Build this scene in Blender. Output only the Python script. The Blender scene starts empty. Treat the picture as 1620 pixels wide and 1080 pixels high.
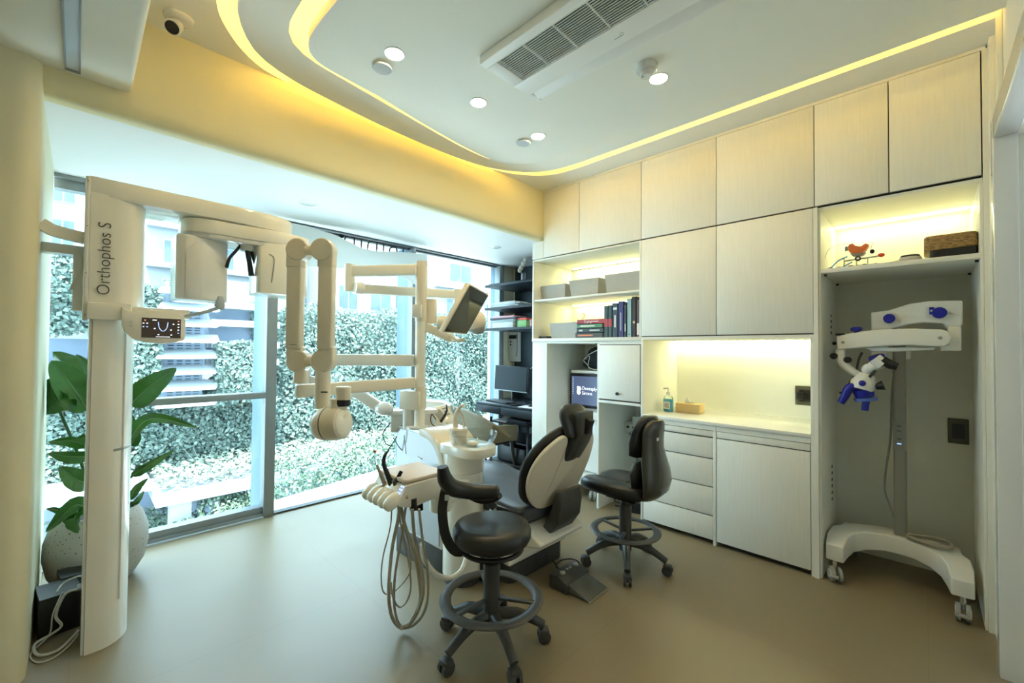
import bpy, bmesh, math, random
from mathutils import Vector, Matrix, Euler
random.seed(7)
PI = math.pi
col = bpy.context.scene.collection
scn = bpy.context.scene
# ------------------------------------------------------------------ camera, world, sun, exposure
H = 1.43
YAW, PIT, ROL, FPX = math.radians(44.303), math.radians(1.107), math.radians(0.488), 669.8
FW = Vector((-math.sin(YAW)*math.cos(PIT), math.cos(YAW)*math.cos(PIT), math.sin(PIT)))
_r = FW.cross(Vector((0, 0, 1))).normalized(); _u = _r.cross(FW)
RT = _r*math.cos(ROL) + _u*math.sin(ROL); UP = -_r*math.sin(ROL) + _u*math.cos(ROL)
cam = bpy.data.objects.new('camera', bpy.data.cameras.new('camera')); col.objects.link(cam)
M = Matrix((RT, UP, -FW)).transposed().to_4x4(); M.translation = (0, 0, H); cam.matrix_world = M
cam.data.sensor_width = 36; cam.data.lens = FPX*36/1620; cam.data.clip_start = .05; cam.data.clip_end = 300
scn.camera = cam
scn.view_settings.view_transform = 'Standard'; scn.view_settings.look = 'None'
scn.view_settings.exposure = 0.9; scn.view_settings.gamma = 1
w = bpy.data.worlds.new('World'); scn.world = w; w.use_nodes = True
bg = w.node_tree.nodes['Background']; bg.inputs[0].default_value = (.62, .83, 1, 1); bg.inputs[1].default_value = 5.5
sl = bpy.data.lights.new('sun', 'SUN'); sl.energy = 9.0; sl.color = (1, .97, .9); sl.angle = math.radians(.6)
so = bpy.data.objects.new('sun', sl); col.objects.link(so)
so.rotation_euler = Vector((-.40, .25, -1)).to_track_quat('-Z', 'Y').to_euler()
scn.cycles.max_bounces = 10; scn.cycles.diffuse_bounces = 6; scn.cycles.transparent_max_bounces = 16
scn.cycles.use_denoising = True; scn.cycles.sample_clamp_indirect = 6

def P(px, py, x=None, y=None, z=None, d=None):
    "point of the place seen at a photograph pixel, on a plane of known x, y or z, or at depth d"
    q = FW*FPX + RT*(px-810) + UP*(540-py); c = Vector((0, 0, H))
    t = x/q.x if x is not None else y/q.y if y is not None else (z-H)/q.z if z is not None else d/FPX
    return c + q*t

# ------------------------------------------------------------------ materials
def nodes(m): return m.node_tree.nodes, m.node_tree.links
def mat(name, c, rough=.5, metal=0, noise=0, nscale=8, bump=0, bscale=60, emit=None, es=0, coat=0, stretch=None, c2=None, trans=0, ior=1.45, spec=.5):
    m = bpy.data.materials.new(name); m.use_nodes = True; N, L = nodes(m)
    b = N['Principled BSDF']; b.inputs['Base Color'].default_value = (*c, 1)
    b.inputs['Roughness'].default_value = rough; b.inputs['Metallic'].default_value = metal
    b.inputs['Specular IOR Level'].default_value = spec
    b.inputs['Coat Weight'].default_value = coat; b.inputs['Coat Roughness'].default_value = .06
    b.inputs['Transmission Weight'].default_value = trans; b.inputs['IOR'].default_value = ior
    if emit: b.inputs['Emission Color'].default_value = (*emit, 1); b.inputs['Emission Strength'].default_value = es
    tc = N.new('ShaderNodeTexCoord'); mp = N.new('ShaderNodeMapping'); L.new(tc.outputs['Object'], mp.inputs[0])
    if stretch: mp.inputs['Scale'].default_value = stretch
    nz = N.new('ShaderNodeTexNoise'); nz.inputs['Scale'].default_value = nscale; nz.inputs['Detail'].default_value = 5
    L.new(mp.outputs[0], nz.inputs['Vector'])
    r = N.new('ShaderNodeValToRGB'); r.color_ramp.elements[0].position = .3; r.color_ramp.elements[1].position = .7
    lo = c2 if c2 else tuple(v*(1-noise) for v in c)
    r.color_ramp.elements[0].color = (*lo, 1); r.color_ramp.elements[1].color = (*c, 1)
    L.new(nz.outputs['Fac'], r.inputs[0]); L.new(r.outputs[0], b.inputs['Base Color'])
    if bump:
        n2 = N.new('ShaderNodeTexNoise'); n2.inputs['Scale'].default_value = bscale; L.new(mp.outputs[0], n2.inputs['Vector'])
        bp = N.new('ShaderNodeBump'); bp.inputs['Strength'].default_value = bump; bp.inputs['Distance'].default_value = .003
        L.new(n2.outputs['Fac'], bp.inputs['Height']); L.new(bp.outputs[0], b.inputs['Normal'])
    return m
def emitter(name, c, s, base=.8):
    m = bpy.data.materials.new(name); m.use_nodes = True; N, L = nodes(m)
    b = N['Principled BSDF']; b.inputs['Base Color'].default_value = (base, base, base, 1); b.inputs['Roughness'].default_value = .15
    b.inputs['Emission Color'].default_value = (*c, 1); b.inputs['Emission Strength'].default_value = s
    return m
def leafmat(name, a, b_, c, scale=.9, rough=.45):
    m = bpy.data.materials.new(name); m.use_nodes = True; N, L = nodes(m); b = N['Principled BSDF']
    g = N.new('ShaderNodeNewGeometry'); r = N.new('ShaderNodeValToRGB')
    tc = N.new('ShaderNodeTexCoord'); nz = N.new('ShaderNodeTexNoise'); nz.inputs['Scale'].default_value = scale
    L.new(tc.outputs['Object'], nz.inputs['Vector'])
    mx = N.new('ShaderNodeMath'); mx.operation = 'MULTIPLY_ADD'; mx.inputs[1].default_value = .55; mx.inputs[2].default_value = 0
    L.new(g.outputs['Random Per Island'], mx.inputs[0])
    ad = N.new('ShaderNodeMath'); ad.operation = 'MULTIPLY_ADD'; ad.inputs[1].default_value = .5
    L.new(nz.outputs['Fac'], ad.inputs[0]); L.new(mx.outputs[0], ad.inputs[2]); L.new(ad.outputs[0], r.inputs[0])
    e = r.color_ramp.elements; e[0].color = (*a, 1); e[0].position = .15; e[1].color = (*c, 1); e[1].position = .85
    k = e.new(.5); k.color = (*b_, 1)
    L.new(r.outputs[0], b.inputs['Base Color']); b.inputs['Roughness'].default_value = rough
    return m
def brick_mat(name, c, mortar, scale, bw, bh, ms=.02, rough=.6, offset=0, dirv=None, metal=0):
    "tiles, planks or louvres as a repeating pattern on a surface"
    m = bpy.data.materials.new(name); m.use_nodes = True; N, L = nodes(m); b = N['Principled BSDF']
    tc = N.new('ShaderNodeTexCoord'); mp = N.new('ShaderNodeMapping'); L.new(tc.outputs['Object'], mp.inputs[0])
    if dirv: mp.inputs['Rotation'].default_value = dirv
    t = N.new('ShaderNodeTexBrick'); t.offset = offset; t.inputs['Scale'].default_value = scale
    t.inputs['Brick Width'].default_value = bw; t.inputs['Row Height'].default_value = bh; t.inputs['Mortar Size'].default_value = ms
    t.inputs['Color1'].default_value = (*c, 1); t.inputs['Color2'].default_value = (*[v*.96 for v in c], 1); t.inputs['Mortar'].default_value = (*mortar, 1)
    L.new(mp.outputs[0], t.inputs['Vector']); L.new(t.outputs['Color'], b.inputs['Base Color']); b.inputs['Roughness'].default_value = rough
    b.inputs['Metallic'].default_value = metal
    return m
WALL = mat('warm_lit_wall', (.77, .725, .52), .6, noise=.03, nscale=2, bump=.06)  # warm lamp light on the pillar is mixed into this wall colour
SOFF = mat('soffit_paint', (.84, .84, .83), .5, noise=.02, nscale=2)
BEAM = mat('warm_lit_beam', (.83, .77, .50), .55, noise=.03, nscale=2, bump=.05)  # same paint as the soffit, with warm cove light put into the colour
CEIL = mat('ceiling_paint', (.89, .89, .82), .6, noise=.03, nscale=1.5)
LACQ = mat('white_lacquer', (.88, .88, .81), .38, noise=.05, nscale=14, bump=.12, bscale=120, stretch=(6, 6, .4))
LACI = mat('white_melamine', (.86, .86, .79), .5, noise=.03, nscale=6)
DARKGAP = mat('dark_gap', (.05, .045, .035), .8)
CREAM = mat('cream_plastic', (.90, .875, .78), .22, noise=.02, nscale=3, coat=.5)
SHELLC = mat('beige_shell', (.80, .73, .60), .3, noise=.04, nscale=5, coat=.3)
WHITE = mat('white_plastic', (.79, .79, .76), .18, noise=.02, nscale=3, coat=.6)
GREYP = mat('grey_plastic', (.065, .068, .068), .42, noise=.2, nscale=20, bump=.05)
GREYM = mat('mid_grey_plastic', (.33, .34, .33), .4, noise=.08, nscale=20)
LEATH = mat('black_leather', (.022, .024, .026), .34, noise=.2, nscale=12, bump=.12, bscale=160)
SLATE = mat('slate_leather', (.075, .085, .105), .4, noise=.15, nscale=8, bump=.1, bscale=140)
GLOSSG = mat('glossy_grey_shell', (.045, .047, .044), .22, noise=.1, nscale=10, coat=.3)
BLACK = mat('black_plastic', (.014, .015, .017), .35, noise=.2, nscale=20)
CHROME = mat('chrome', (.75, .76, .76), .15, 1, noise=.05)
STEEL = mat('brushed_steel', (.45, .45, .42), .4, .8, noise=.1, nscale=30)
ALU = mat('grey_aluminium', (.30, .33, .34), .45, .3, noise=.08, nscale=10)
ALUD = mat('dark_aluminium', (.10, .11, .115), .45, .2, noise=.1, nscale=10)
ALUL = mat('pale_aluminium', (.50, .56, .60), .4, .2, noise=.05, nscale=10)
HOSE = mat('taupe_hose', (.42, .39, .31), .5, noise=.1, nscale=20)
CABLE = mat('white_cable', (.70, .68, .62), .5, noise=.05)
NAVY = mat('navy_desk', (.015, .023, .032), .45, noise=.15, nscale=10)
PANELG = mat('slate_panel', (.018, .032, .042), .55, noise=.1, nscale=8)
BOXG = mat('grey_felt_box', (.42, .43, .41), .7, noise=.05, nscale=30, bump=.2, bscale=200)
BLUE = mat('blue_knob', (.015, .02, .36), .35, noise=.1)
TEAL = mat('blue_liquid', (.10, .55, .78), .2, noise=.05)
CLEAR = mat('clear_plastic', (.9, .95, .95), .05, trans=.95, ior=1.3)
BAMBOO = mat('bamboo', (.72, .52, .24), .5, noise=.15, nscale=20, stretch=(1, 8, 8))
PAPER = mat('paper', (.85, .85, .83), .8, noise=.03)
WICKER = mat('wicker', (.45, .29, .12), .6, noise=.8, nscale=30, bump=1, bscale=40, stretch=(1.5, 3, 5))
SOIL = mat('soil', (.06, .045, .03), .9, noise=.5, nscale=60, bump=.5)
LEAF = mat('glossy_leaf', (.05, .21, .03), .3, noise=.45, nscale=6, coat=.2)
LEAFB = mat('pale_leaf_rib', (.16, .30, .12), .4, noise=.1)
STEM = mat('plant_stem', (.05, .12, .04), .5, noise=.2)
UPH = mat('olive_upholstery', (.20, .165, .10), .7, noise=.15, nscale=30, bump=.2, bscale=200)
SEATF = mat('speckled_cushion', (.42, .38, .36), .9, noise=.5, nscale=90)
DWOOD = mat('dark_wood', (.05, .055, .05), .4, noise=.2, nscale=20, stretch=(6, 6, .6))
RED = mat('red_plastic', (.65, .07, .04), .35, noise=.05)
ORANGE = mat('orange_plastic', (.85, .22, .08), .35, noise=.15, nscale=15)
BLUET = mat('blue_tube', (.03, .28, .75), .35)
MIR = mat('screen_glass', (.012, .018, .02), .04, spec=.9)
FIN = mat('blue_grey_fin', (.13, .20, .27), .4, .2, noise=.05, nscale=10)
MATTE = mat('matte_screen', (.02, .03, .035), .45, spec=.25)
OUTLET = mat('brown_glass_plate', (.09, .085, .065), .25, noise=.05)
COVE = emitter("cove_led", (1, .61, .13), 31)
STRIP = emitter("strip_led", (1, .95, .50), 17)
DLIGHT = emitter('downlight_glow', (1, .82, .48), 105)
LEDW = emitter('icon_white', (.85, .92, 1), 1.2)
LEDB = emitter('icon_blue', (.25, .4, .9), 1.0)
LEDR = emitter('icon_red', (.8, .2, .12), .8)
SCRB = emitter('screen_blue', (.09, .13, .24), .55, .01)
SCRD = emitter('screen_brown', (.05, .035, .022), .35, .012)
def glass_mat():
    m = bpy.data.materials.new('window_glass'); m.use_nodes = True; N, L = nodes(m); N.remove(N['Principled BSDF'])
    t = N.new('ShaderNodeBsdfTransparent'); t.inputs[0].default_value = (.92, .985, .975, 1)
    g = N.new('ShaderNodeBsdfGlossy'); g.inputs['Roughness'].default_value = .0
    lw = N.new('ShaderNodeLayerWeight'); lw.inputs[0].default_value = .5
    pw = N.new('ShaderNodeMath'); pw.operation = 'POWER'; pw.inputs[1].default_value = 4; L.new(lw.outputs['Facing'], pw.inputs[0])
    f = N.new('ShaderNodeMath'); f.name = 'mirror'; f.operation = 'MULTIPLY_ADD'; f.inputs[1].default_value = .7; f.inputs[2].default_value = .02; L.new(pw.outputs[0], f.inputs[0])
    x = N.new('ShaderNodeMixShader')
    L.new(f.outputs[0], x.inputs[0]); L.new(t.outputs[0], x.inputs[1]); L.new(g.outputs[0], x.inputs[2])
    L.new(x.outputs[0], N['Material Output'].inputs[0]); return m
GLASS = glass_mat()
CLEARG = glass_mat(); CLEARG.name = 'clear_bowl'; CLEARG.node_tree.nodes['Transparent BSDF'].inputs[0].default_value = (.91, .93, .93, 1); CLEARG.node_tree.nodes['mirror'].inputs[2].default_value = .05
def terrazzo():
    m = mat('terrazzo', (.62, .60, .55), .55, noise=.05, bump=.1); N, L = nodes(m); b = N['Principled BSDF']
    v = N.new('ShaderNodeTexVoronoi'); v.inputs['Scale'].default_value = 70; tc = N.new('ShaderNodeTexCoord'); L.new(tc.outputs['Object'], v.inputs['Vector'])
    wn = N.new('ShaderNodeTexVoronoi'); wn.inputs['Scale'].default_value = 70; L.new(tc.outputs['Object'], wn.inputs['Vector'])
    r = N.new('ShaderNodeValToRGB'); e = r.color_ramp.elements; e[0].position = .22; e[0].color = (1, 1, 1, 1); e[1].position = .27; e[1].color = (0, 0, 0, 1)
    L.new(v.outputs['Distance'], r.inputs[0])
    s = N.new('ShaderNodeSeparateColor'); L.new(wn.outputs['Color'], s.inputs[0])
    gt = N.new('ShaderNodeMath'); gt.operation = 'GREATER_THAN'; gt.inputs[1].default_value = .55; L.new(s.outputs[0], gt.inputs[0])
    mu = N.new('ShaderNodeMath'); mu.operation = 'MULTIPLY'; L.new(gt.outputs[0], mu.inputs[0]); L.new(r.outputs[0], mu.inputs[1])
    mx = N.new('ShaderNodeMixRGB'); mx.inputs[1].default_value = (.46, .45, .41, 1); mx.inputs[2].default_value = (.16, .11, .09, 1)
    L.new(mu.outputs[0], mx.inputs[0]); L.new(mx.outputs[0], b.inputs['Base Color']); return m
TERR = terrazzo()
def floor_mat():
    m = mat('floor_tile', (.25, .20, .122), .33, noise=.07, nscale=1.1, bump=.05, bscale=30); N, L = nodes(m); b = N['Principled BSDF']
    base = [n for n in N if n.type == 'VALTORGB'][0]
    tc = N.new('ShaderNodeTexCoord'); t = N.new('ShaderNodeTexBrick'); t.offset = 0; t.inputs['Scale'].default_value = 1
    t.inputs['Brick Width'].default_value = 1.2; t.inputs['Row Height'].default_value = 1.2; t.inputs['Mortar Size'].default_value = .0018
    L.new(tc.outputs['Object'], t.inputs['Vector']); mx = N.new('ShaderNodeMixRGB'); mx.blend_type = 'MULTIPLY'
    t.inputs['Color1'].default_value = (1, 1, 1, 1); t.inputs['Color2'].default_value = (1, 1, 1, 1); t.inputs['Mortar'].default_value = (.86, .86, .86, 1)
    mx.inputs[0].default_value = 1; L.new(base.outputs[0], mx.inputs[1]); L.new(t.outputs['Color'], mx.inputs[2]); L.new(mx.outputs[0], b.inputs['Base Color'])
    n = N.new('ShaderNodeTexNoise'); n.inputs['Scale'].default_value = 3; n.inputs['Detail'].default_value = 6; L.new(tc.outputs['Object'], n.inputs['Vector'])
    mr = N.new('ShaderNodeMapRange'); mr.inputs[3].default_value = .32; mr.inputs[4].default_value = .42; L.new(n.outputs['Fac'], mr.inputs[0]); L.new(mr.outputs[0], b.inputs['Roughness'])
    return m
FLOOR = floor_mat()

# ------------------------------------------------------------------ mesh tools
def V(*a): return Vector(a[0]) if len(a) == 1 else Vector(a)
def catmull(pts, n=6, closed=False):
    pts = [V(p) for p in pts]; out = []; N = len(pts)
    for i in range(N if closed else N-1):
        g = (lambda k: pts[k % N]) if closed else (lambda k: pts[min(max(k, 0), N-1)])
        a, b, c, d = g(i-1), g(i), g(i+1), g(i+2)
        for j in range(n):
            t = j/n; out.append(.5*((2*b)+(c-a)*t+(2*a-5*b+4*c-d)*t*t+(3*b-a-3*c+d)*t**3))
    if not closed: out.append(pts[-1])
    return out
class MB:
    def __init__(s): s.v = []; s.f = []
    def add(s, v, f):
        o = len(s.v); s.v += [V(p) for p in v]; s.f += [tuple(i+o for i in q) for q in f]; return s
    def bx(s, x0, x1, y0, y1, z0, z1):
        v = [(x, y, z) for x in (x0, x1) for y in (y0, y1) for z in (z0, z1)]
        return s.add(v, [(0, 1, 3, 2), (4, 6, 7, 5), (0, 4, 5, 1), (2, 3, 7, 6), (0, 2, 6, 4), (1, 5, 7, 3)])
    def box(s, c, size, rot=None):
        R = rot.to_matrix() if isinstance(rot, Euler) else (rot or Matrix.Identity(3)); c = V(c)
        v = [c + R @ V(x*size[0]/2, y*size[1]/2, z*size[2]/2) for x in (-1, 1) for y in (-1, 1) for z in (-1, 1)]
        return s.add(v, [(0, 1, 3, 2), (4, 6, 7, 5), (0, 4, 5, 1), (2, 3, 7, 6), (0, 2, 6, 4), (1, 5, 7, 3)])
    def bar(s, a, b, w, h, up=(0, 0, 1)):
        a, b = V(a), V(b); d = (b-a); L = d.length; d.normalize(); sd = d.cross(V(up)).normalized(); u = sd.cross(d)
        return s.box((a+b)/2, (L, w, h), Matrix((d, sd, u)).transposed())
    def prism(s, poly, vec):
        n = len(poly); vec = V(vec); a = [V(p) for p in poly]
        s.add(a+[p+vec for p in a], [tuple(range(n))[::-1], tuple(range(n, 2*n))]+[(i, (i+1) % n, n+(i+1) % n, n+i) for i in range(n)]); return s
    def sect(s, path, rings, closed=False, caps=True):
        n = len(rings[0]); m = len(rings); v = [p for r in rings for p in r]; f = []
        for i in range(m if closed else m-1):
            for j in range(n): f.append((i*n+j, i*n+(j+1) % n, ((i+1) % m)*n+(j+1) % n, ((i+1) % m)*n+j))
        if caps and not closed: f += [tuple(range(n))[::-1], tuple((m-1)*n+j for j in range(n))]
        return s.add(v, f)
    def tube(s, pts, r, n=10, closed=False, k=1, sec=None, up=None):
        pts = [V(p) for p in pts]
        if isinstance(r, (list, tuple)) and k > 1:
            m_ = len(r); tot = (len(pts)-1)*k
            rr = [r[min(int(i/k), m_-1)]*(1-(i/k) % 1)+r[min(int(i/k)+1, m_-1)]*((i/k) % 1) for i in range(tot+1)]; r = rr
        if k > 1: pts = catmull(pts, k, closed)
        N = len(pts); rings = []; nrm = None
        for i, p in enumerate(pts):
            a = pts[(i-1) % N] if (closed or i) else p; b = pts[(i+1) % N] if (closed or i < N-1) else p
            t = (b-a).normalized()
            if up is not None: nrm = V(up) - t*V(up).dot(t); nrm.normalize()
            elif nrm is None:
                q = V(0, 0, 1) if abs(t.z) < .9 else V(1, 0, 0); nrm = (q-t*q.dot(t)).normalized()
            else:
                nrm = nrm-t*nrm.dot(t); nrm.normalize()
            bn = t.cross(nrm); R = r[i] if isinstance(r, (list, tuple)) else r
            if sec: rings.append([p+nrm*(b_*R)+bn*(a_*R) for a_, b_ in sec])
            else: rings.append([p+nrm*(math.cos(2*PI*j/n)*R)+bn*(math.sin(2*PI*j/n)*R) for j in range(n)])
        return s.sect(pts, rings, closed)
    def cyl(s, a, b, r, r2=None, n=24): return s.tube([a, b], [r, r if r2 is None else r2], n)
    def lathe(s, prof, c, n=32, axis=(0, 0, 1), closed=False, sx=1, sy=1):
        ax = V(axis).normalized(); q = V(1, 0, 0) if abs(ax.x) < .9 else V(0, 1, 0); e1 = (q-ax*q.dot(ax)).normalized(); e2 = ax.cross(e1); c = V(c)
        rings = [[c+ax*z+e1*(math.cos(2*PI*j/n)*r*sx)+e2*(math.sin(2*PI*j/n)*r*sy) for j in range(n)] for r, z in prof]
        return s.sect(None, rings, closed, caps=not closed)
    def ell(s, c, r, n=20, m=12, p=1.0, rot=None):
        R = rot.to_matrix() if isinstance(rot, Euler) else (rot or Matrix.Identity(3)); c = V(c); f = lambda t: math.copysign(abs(t)**p, t)
        rings = []
        for i in range(m+1):
            a = -PI/2+PI*i/m; ca = max(abs(math.cos(a)), 1e-3)**p; sa = f(math.sin(a))
            rings.append([c+R @ V(r[0]*ca*f(math.cos(2*PI*j/n)), r[1]*ca*f(math.sin(2*PI*j/n)), r[2]*sa) for j in range(n)])
        return s.sect(None, rings)
    def build(s, name, m, parent=None, bevel=0, seg=2, smooth=35, sub=0):
        me = bpy.data.meshes.new(name); off = parent_off(parent)
        me.from_pydata([p-off for p in s.v], [], s.f)
        bm = bmesh.new(); bm.from_mesh(me); bmesh.ops.recalc_face_normals(bm, faces=bm.faces[:])
        if bevel:
            ed = [e for e in bm.edges if e.is_manifold and e.calc_face_angle(0) > .5]
            bmesh.ops.bevel(bm, geom=ed, offset=bevel, segments=seg, profile=.5, affect='EDGES', clamp_overlap=True)
        bm.to_mesh(me); bm.free()
        if smooth: me.shade_smooth(); me.set_sharp_from_angle(angle=math.radians(smooth))
        me.materials.append(m); o = bpy.data.objects.new(name, me); col.objects.link(o)
        if parent: o.parent = parent
        if sub:
            md = o.modifiers.new('sub', 'SUBSURF'); md.levels = sub; md.render_levels = sub
        return o
def parent_off(p):
    o = V(0, 0, 0)
    while p is not None: o = o+p.location; p = p.parent
    return o
def thing(name, label, cat, loc=(0, 0, 0), group=None):
    o = bpy.data.objects.new(name, None); o.empty_display_size = .1; col.objects.link(o); o.location = loc
    o['label'] = label; o['category'] = cat
    if group: o['group'] = group
    return o
def tag(o, label, cat, group=None, kind=None):
    o['label'] = label; o['category'] = cat
    if group: o['group'] = group
    if kind: o['kind'] = kind
    return o
def struct(name, mb, m, parent=None, **k):
    o = mb.build(name, m, parent, **k)
    if parent is None: o['kind'] = 'structure'
    return o
def text(name, s, size, org, xd, yd, m, parent=None, depth=.0008, align='CENTER', thin=0):
    cu = bpy.data.curves.new(name, 'FONT'); cu.body = s; cu.size = size; cu.extrude = depth; cu.align_x = align; cu.align_y = 'CENTER'; cu.offset = thin; cu.resolution_u = 4
    t = bpy.data.objects.new(name, cu); col.objects.link(t); bpy.context.view_layer.update()
    me = bpy.data.meshes.new_from_object(t); bpy.data.objects.remove(t)
    xd = V(xd).normalized(); yd = V(yd).normalized(); zd = xd.cross(yd); Mx = Matrix((xd, yd, zd)).transposed().to_4x4(); Mx.translation = V(org)-parent_off(parent)
    me.transform(Mx); me.materials.clear(); me.materials.append(m); o = bpy.data.objects.new(name, me); col.objects.link(o)
    if parent: o.parent = parent
    return o
def rr(w, h, r, n=5):
    "rounded rectangle outline"
    o = []
    for cx, cy, a in ((w/2-r, h/2-r, 0), (-w/2+r, h/2-r, 90), (-w/2+r, -h/2+r, 180), (w/2-r, -h/2+r, 270)):
        for i in range(n+1):
            t = math.radians(a+90*i/n); o.append((cx+r*math.cos(t), cy+r*math.sin(t)))
    return o

def veil():
    m = bpy.data.materials.new('translucent_panel'); m.use_nodes = True; N, L = nodes(m); N.remove(N['Principled BSDF'])
    a = N.new('ShaderNodeBsdfDiffuse'); a.inputs[0].default_value = (.88, .88, .86, 1); b = N.new('ShaderNodeBsdfTranslucent'); b.inputs[0].default_value = (.86, .88, .86, 1)
    x = N.new('ShaderNodeMixShader'); x.inputs[0].default_value = .45; L.new(a.outputs[0], x.inputs[1]); L.new(b.outputs[0], x.inputs[2]); L.new(x.outputs[0], N['Material Output'].inputs[0]); return m
# ------------------------------------------------------------------ the room
XW, YC, YB, XR = -3.99, 3.31, 4.0, .27
struct('floor', MB().bx(-4.12, 2.6, -2.2, 4.3, -.12, 0), FLOOR)
struct('ceiling', MB().bx(-4.4, 2.6, -2.2, 4.4, 3.25, 3.35), CEIL)
# border of the ceiling round the cove, plane z = 3.05
arc = [(-2.80, 2.42), (-2.78, 2.55), (-2.728, 2.72), (-2.65, 2.86), (-2.55, 2.97), (-2.43, 3.04), (-2.28, 3.07), (-2.1, 3.075)]
far = catmull([(x, y, 3.05) for x, y in arc], 3)+[V(XR, 3.06, 3.05)]
struct('trim_1', MB().prism(far+[V(XR, YB, 3.05), V(-2.95, YB, 3.05), V(-2.95, 2.42, 3.05)], (0, 0, .2)), CEIL, smooth=20)
near = catmull([(x, y, 3.05) for x, y in [(-2.79, .93), (-2.75, .73), (-2.66, .60), (-2.566, .52), (-2.45, .45), (-2.33, .415), (-2.15, .40), (-1.9, .40)]], 3)
struct('trim_2', MB().prism([V(-2.95, .93, 3.05)]+near+[V(XR, .40, 3.05), V(XR, .1, 3.05), V(-2.95, .1, 3.05)], (0, 0, .2)), CEIL, smooth=20)
# floating ring panel
outer = catmull([(x, y, 2.98) for x, y in [(-1.9, .45), (-2.10, .455), (-2.25, .48), (-2.40, .545), (-2.52, .64), (-2.60, .80), (-2.65, 1.05), (-2.70, 1.5), (-2.71, 1.95), (-2.68, 2.3), (-2.60, 2.53), (-2.45, 2.74), (-2.25, 2.84), (-2.0, 2.87)]], 3)+[V(XR, 2.87, 2.98)]
inner = catmull([(x, y, 2.98) for x, y in [(-1.9, .67), (-2.10, .67), (-2.22, .69), (-2.31, .755), (-2.365, .88), (-2.40, 1.1), (-2.46, 1.5), (-2.53, 2.0), (-2.53, 2.3), (-2.45, 2.5), (-2.3, 2.62), (-2.08, 2.665), (-1.8, 2.66)]], 3)+[V(XR, 2.66, 2.98)]
def band(a, b, z0, z1, name, m, kw):
    mb = MB(); n = min(len(a), len(b))
    def rs(p, n):
        L = [0]
        for i in range(1, len(p)): L.append(L[-1]+(p[i]-p[i-1]).length)
        o = []
        for k in range(n):
            t = L[-1]*k/(n-1); i = max(j for j in range(len(L)) if L[j] <= t+1e-9); i = min(i, len(p)-2)
            f = (t-L[i])/(L[i+1]-L[i]); o.append(p[i].lerp(p[i+1], f))
        return o
    A, B = rs(a, 90), rs(b, 90)
    rings = [[V(p.x, p.y, z0), V(q.x, q.y, z0), V(q.x, q.y, z1), V(p.x, p.y, z1)] for p, q in zip(A, B)]
    return struct(name, mb.sect(None, rings), m, **kw)
outer = [V(XR, .45, 2.98)]+outer; inner = [V(XR, .67, 2.98)]+inner
band(outer, inner, 2.98, 3.03, 'trim_3', CEIL, dict(smooth=30))
# lowered centre panel
cen = [V(XR, .755, 2.93)]+catmull([(x, y, 2.93) for x, y in [(-1.8, .752), (-2.02, .748), (-2.162, .762), (-2.25, .816), (-2.29, .93), (-2.318, 1.22), (-2.375, 1.525), (-2.43, 1.9), (-2.446, 2.139), (-2.436, 2.284), (-2.369, 2.42), (-2.25, 2.52), (-2.1, 2.572), (-1.758, 2.58)]], 3)+[V(XR, 2.6, 2.93)]
struct('trim_4', MB().prism(cen, (0, 0, .05)), CEIL, smooth=30)
# LED tapes lying on the hidden top edges
def inset(p, d, z):
    o = []
    for i, q in enumerate(p):
        a = p[max(i-1, 0)]; b = p[min(i+1, len(p)-1)]; t = (b-a).normalized(); o.append(V(q.x+t.y*d, q.y-t.x*d, z))
    return o
def tape(path, d, z, name, label):
    mb = MB(); q = inset(path, d, z); mb.tube(q, 1, sec=[(-.006, 0), (.006, 0), (.006, .004), (-.006, .004)], up=(0, 0, 1))
    return tag(mb.build(name, COVE), label, 'led strip')
tape(outer, .035, 3.032, 'led_strip', 'warm light strip hidden in the outer ceiling cove along the beam')
tape(cen, .03, 2.982, 'led_strip', 'warm light strip hidden in the inner ceiling cove around the centre panel')
# beam above the windows with its soffit
prof = [(-2.80, 3.25), (-2.78, 3.05), (-2.78, 2.62), (-2.785, 2.585), (-2.80, 2.56), (-2.825, 2.548), (-2.86, 2.545), (-2.86, 3.25)]
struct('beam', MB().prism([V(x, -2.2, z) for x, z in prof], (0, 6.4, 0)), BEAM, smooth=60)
bpy.data.objects['beam'].name = 'trim_5'
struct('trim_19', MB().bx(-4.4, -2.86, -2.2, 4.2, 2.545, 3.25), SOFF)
# lowered box at the left with a recessed line of light
bxp = catmull([(.6, .16, 2.67)], 1)
struct('trim_6', MB().bx(-2.85, .6, -2.2, .16, 2.67, 3.2), CEIL, bevel=.025, seg=3)
lin = thing('linear_light', 'narrow recessed linear light, switched off, in the lowered ceiling at the left', 'ceiling light', (-2.2, -.04, 2.67))
MB().bx(-2.72, -1.2, -.060, -.022, 2.664, 2.669).build('diffuser', mat('diffuser_off', (.55, .62, .66), .2), lin)
mb = MB(); mb.bx(-2.73, -1.2, -.066, -.060, 2.660, 2.669); mb.bx(-2.73, -1.2, -.022, -.016, 2.660, 2.669); mb.bx(-2.735, -2.72, -.066, -.016, 2.66, 2.669)
mb.build('frame', ALU, lin)
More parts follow.
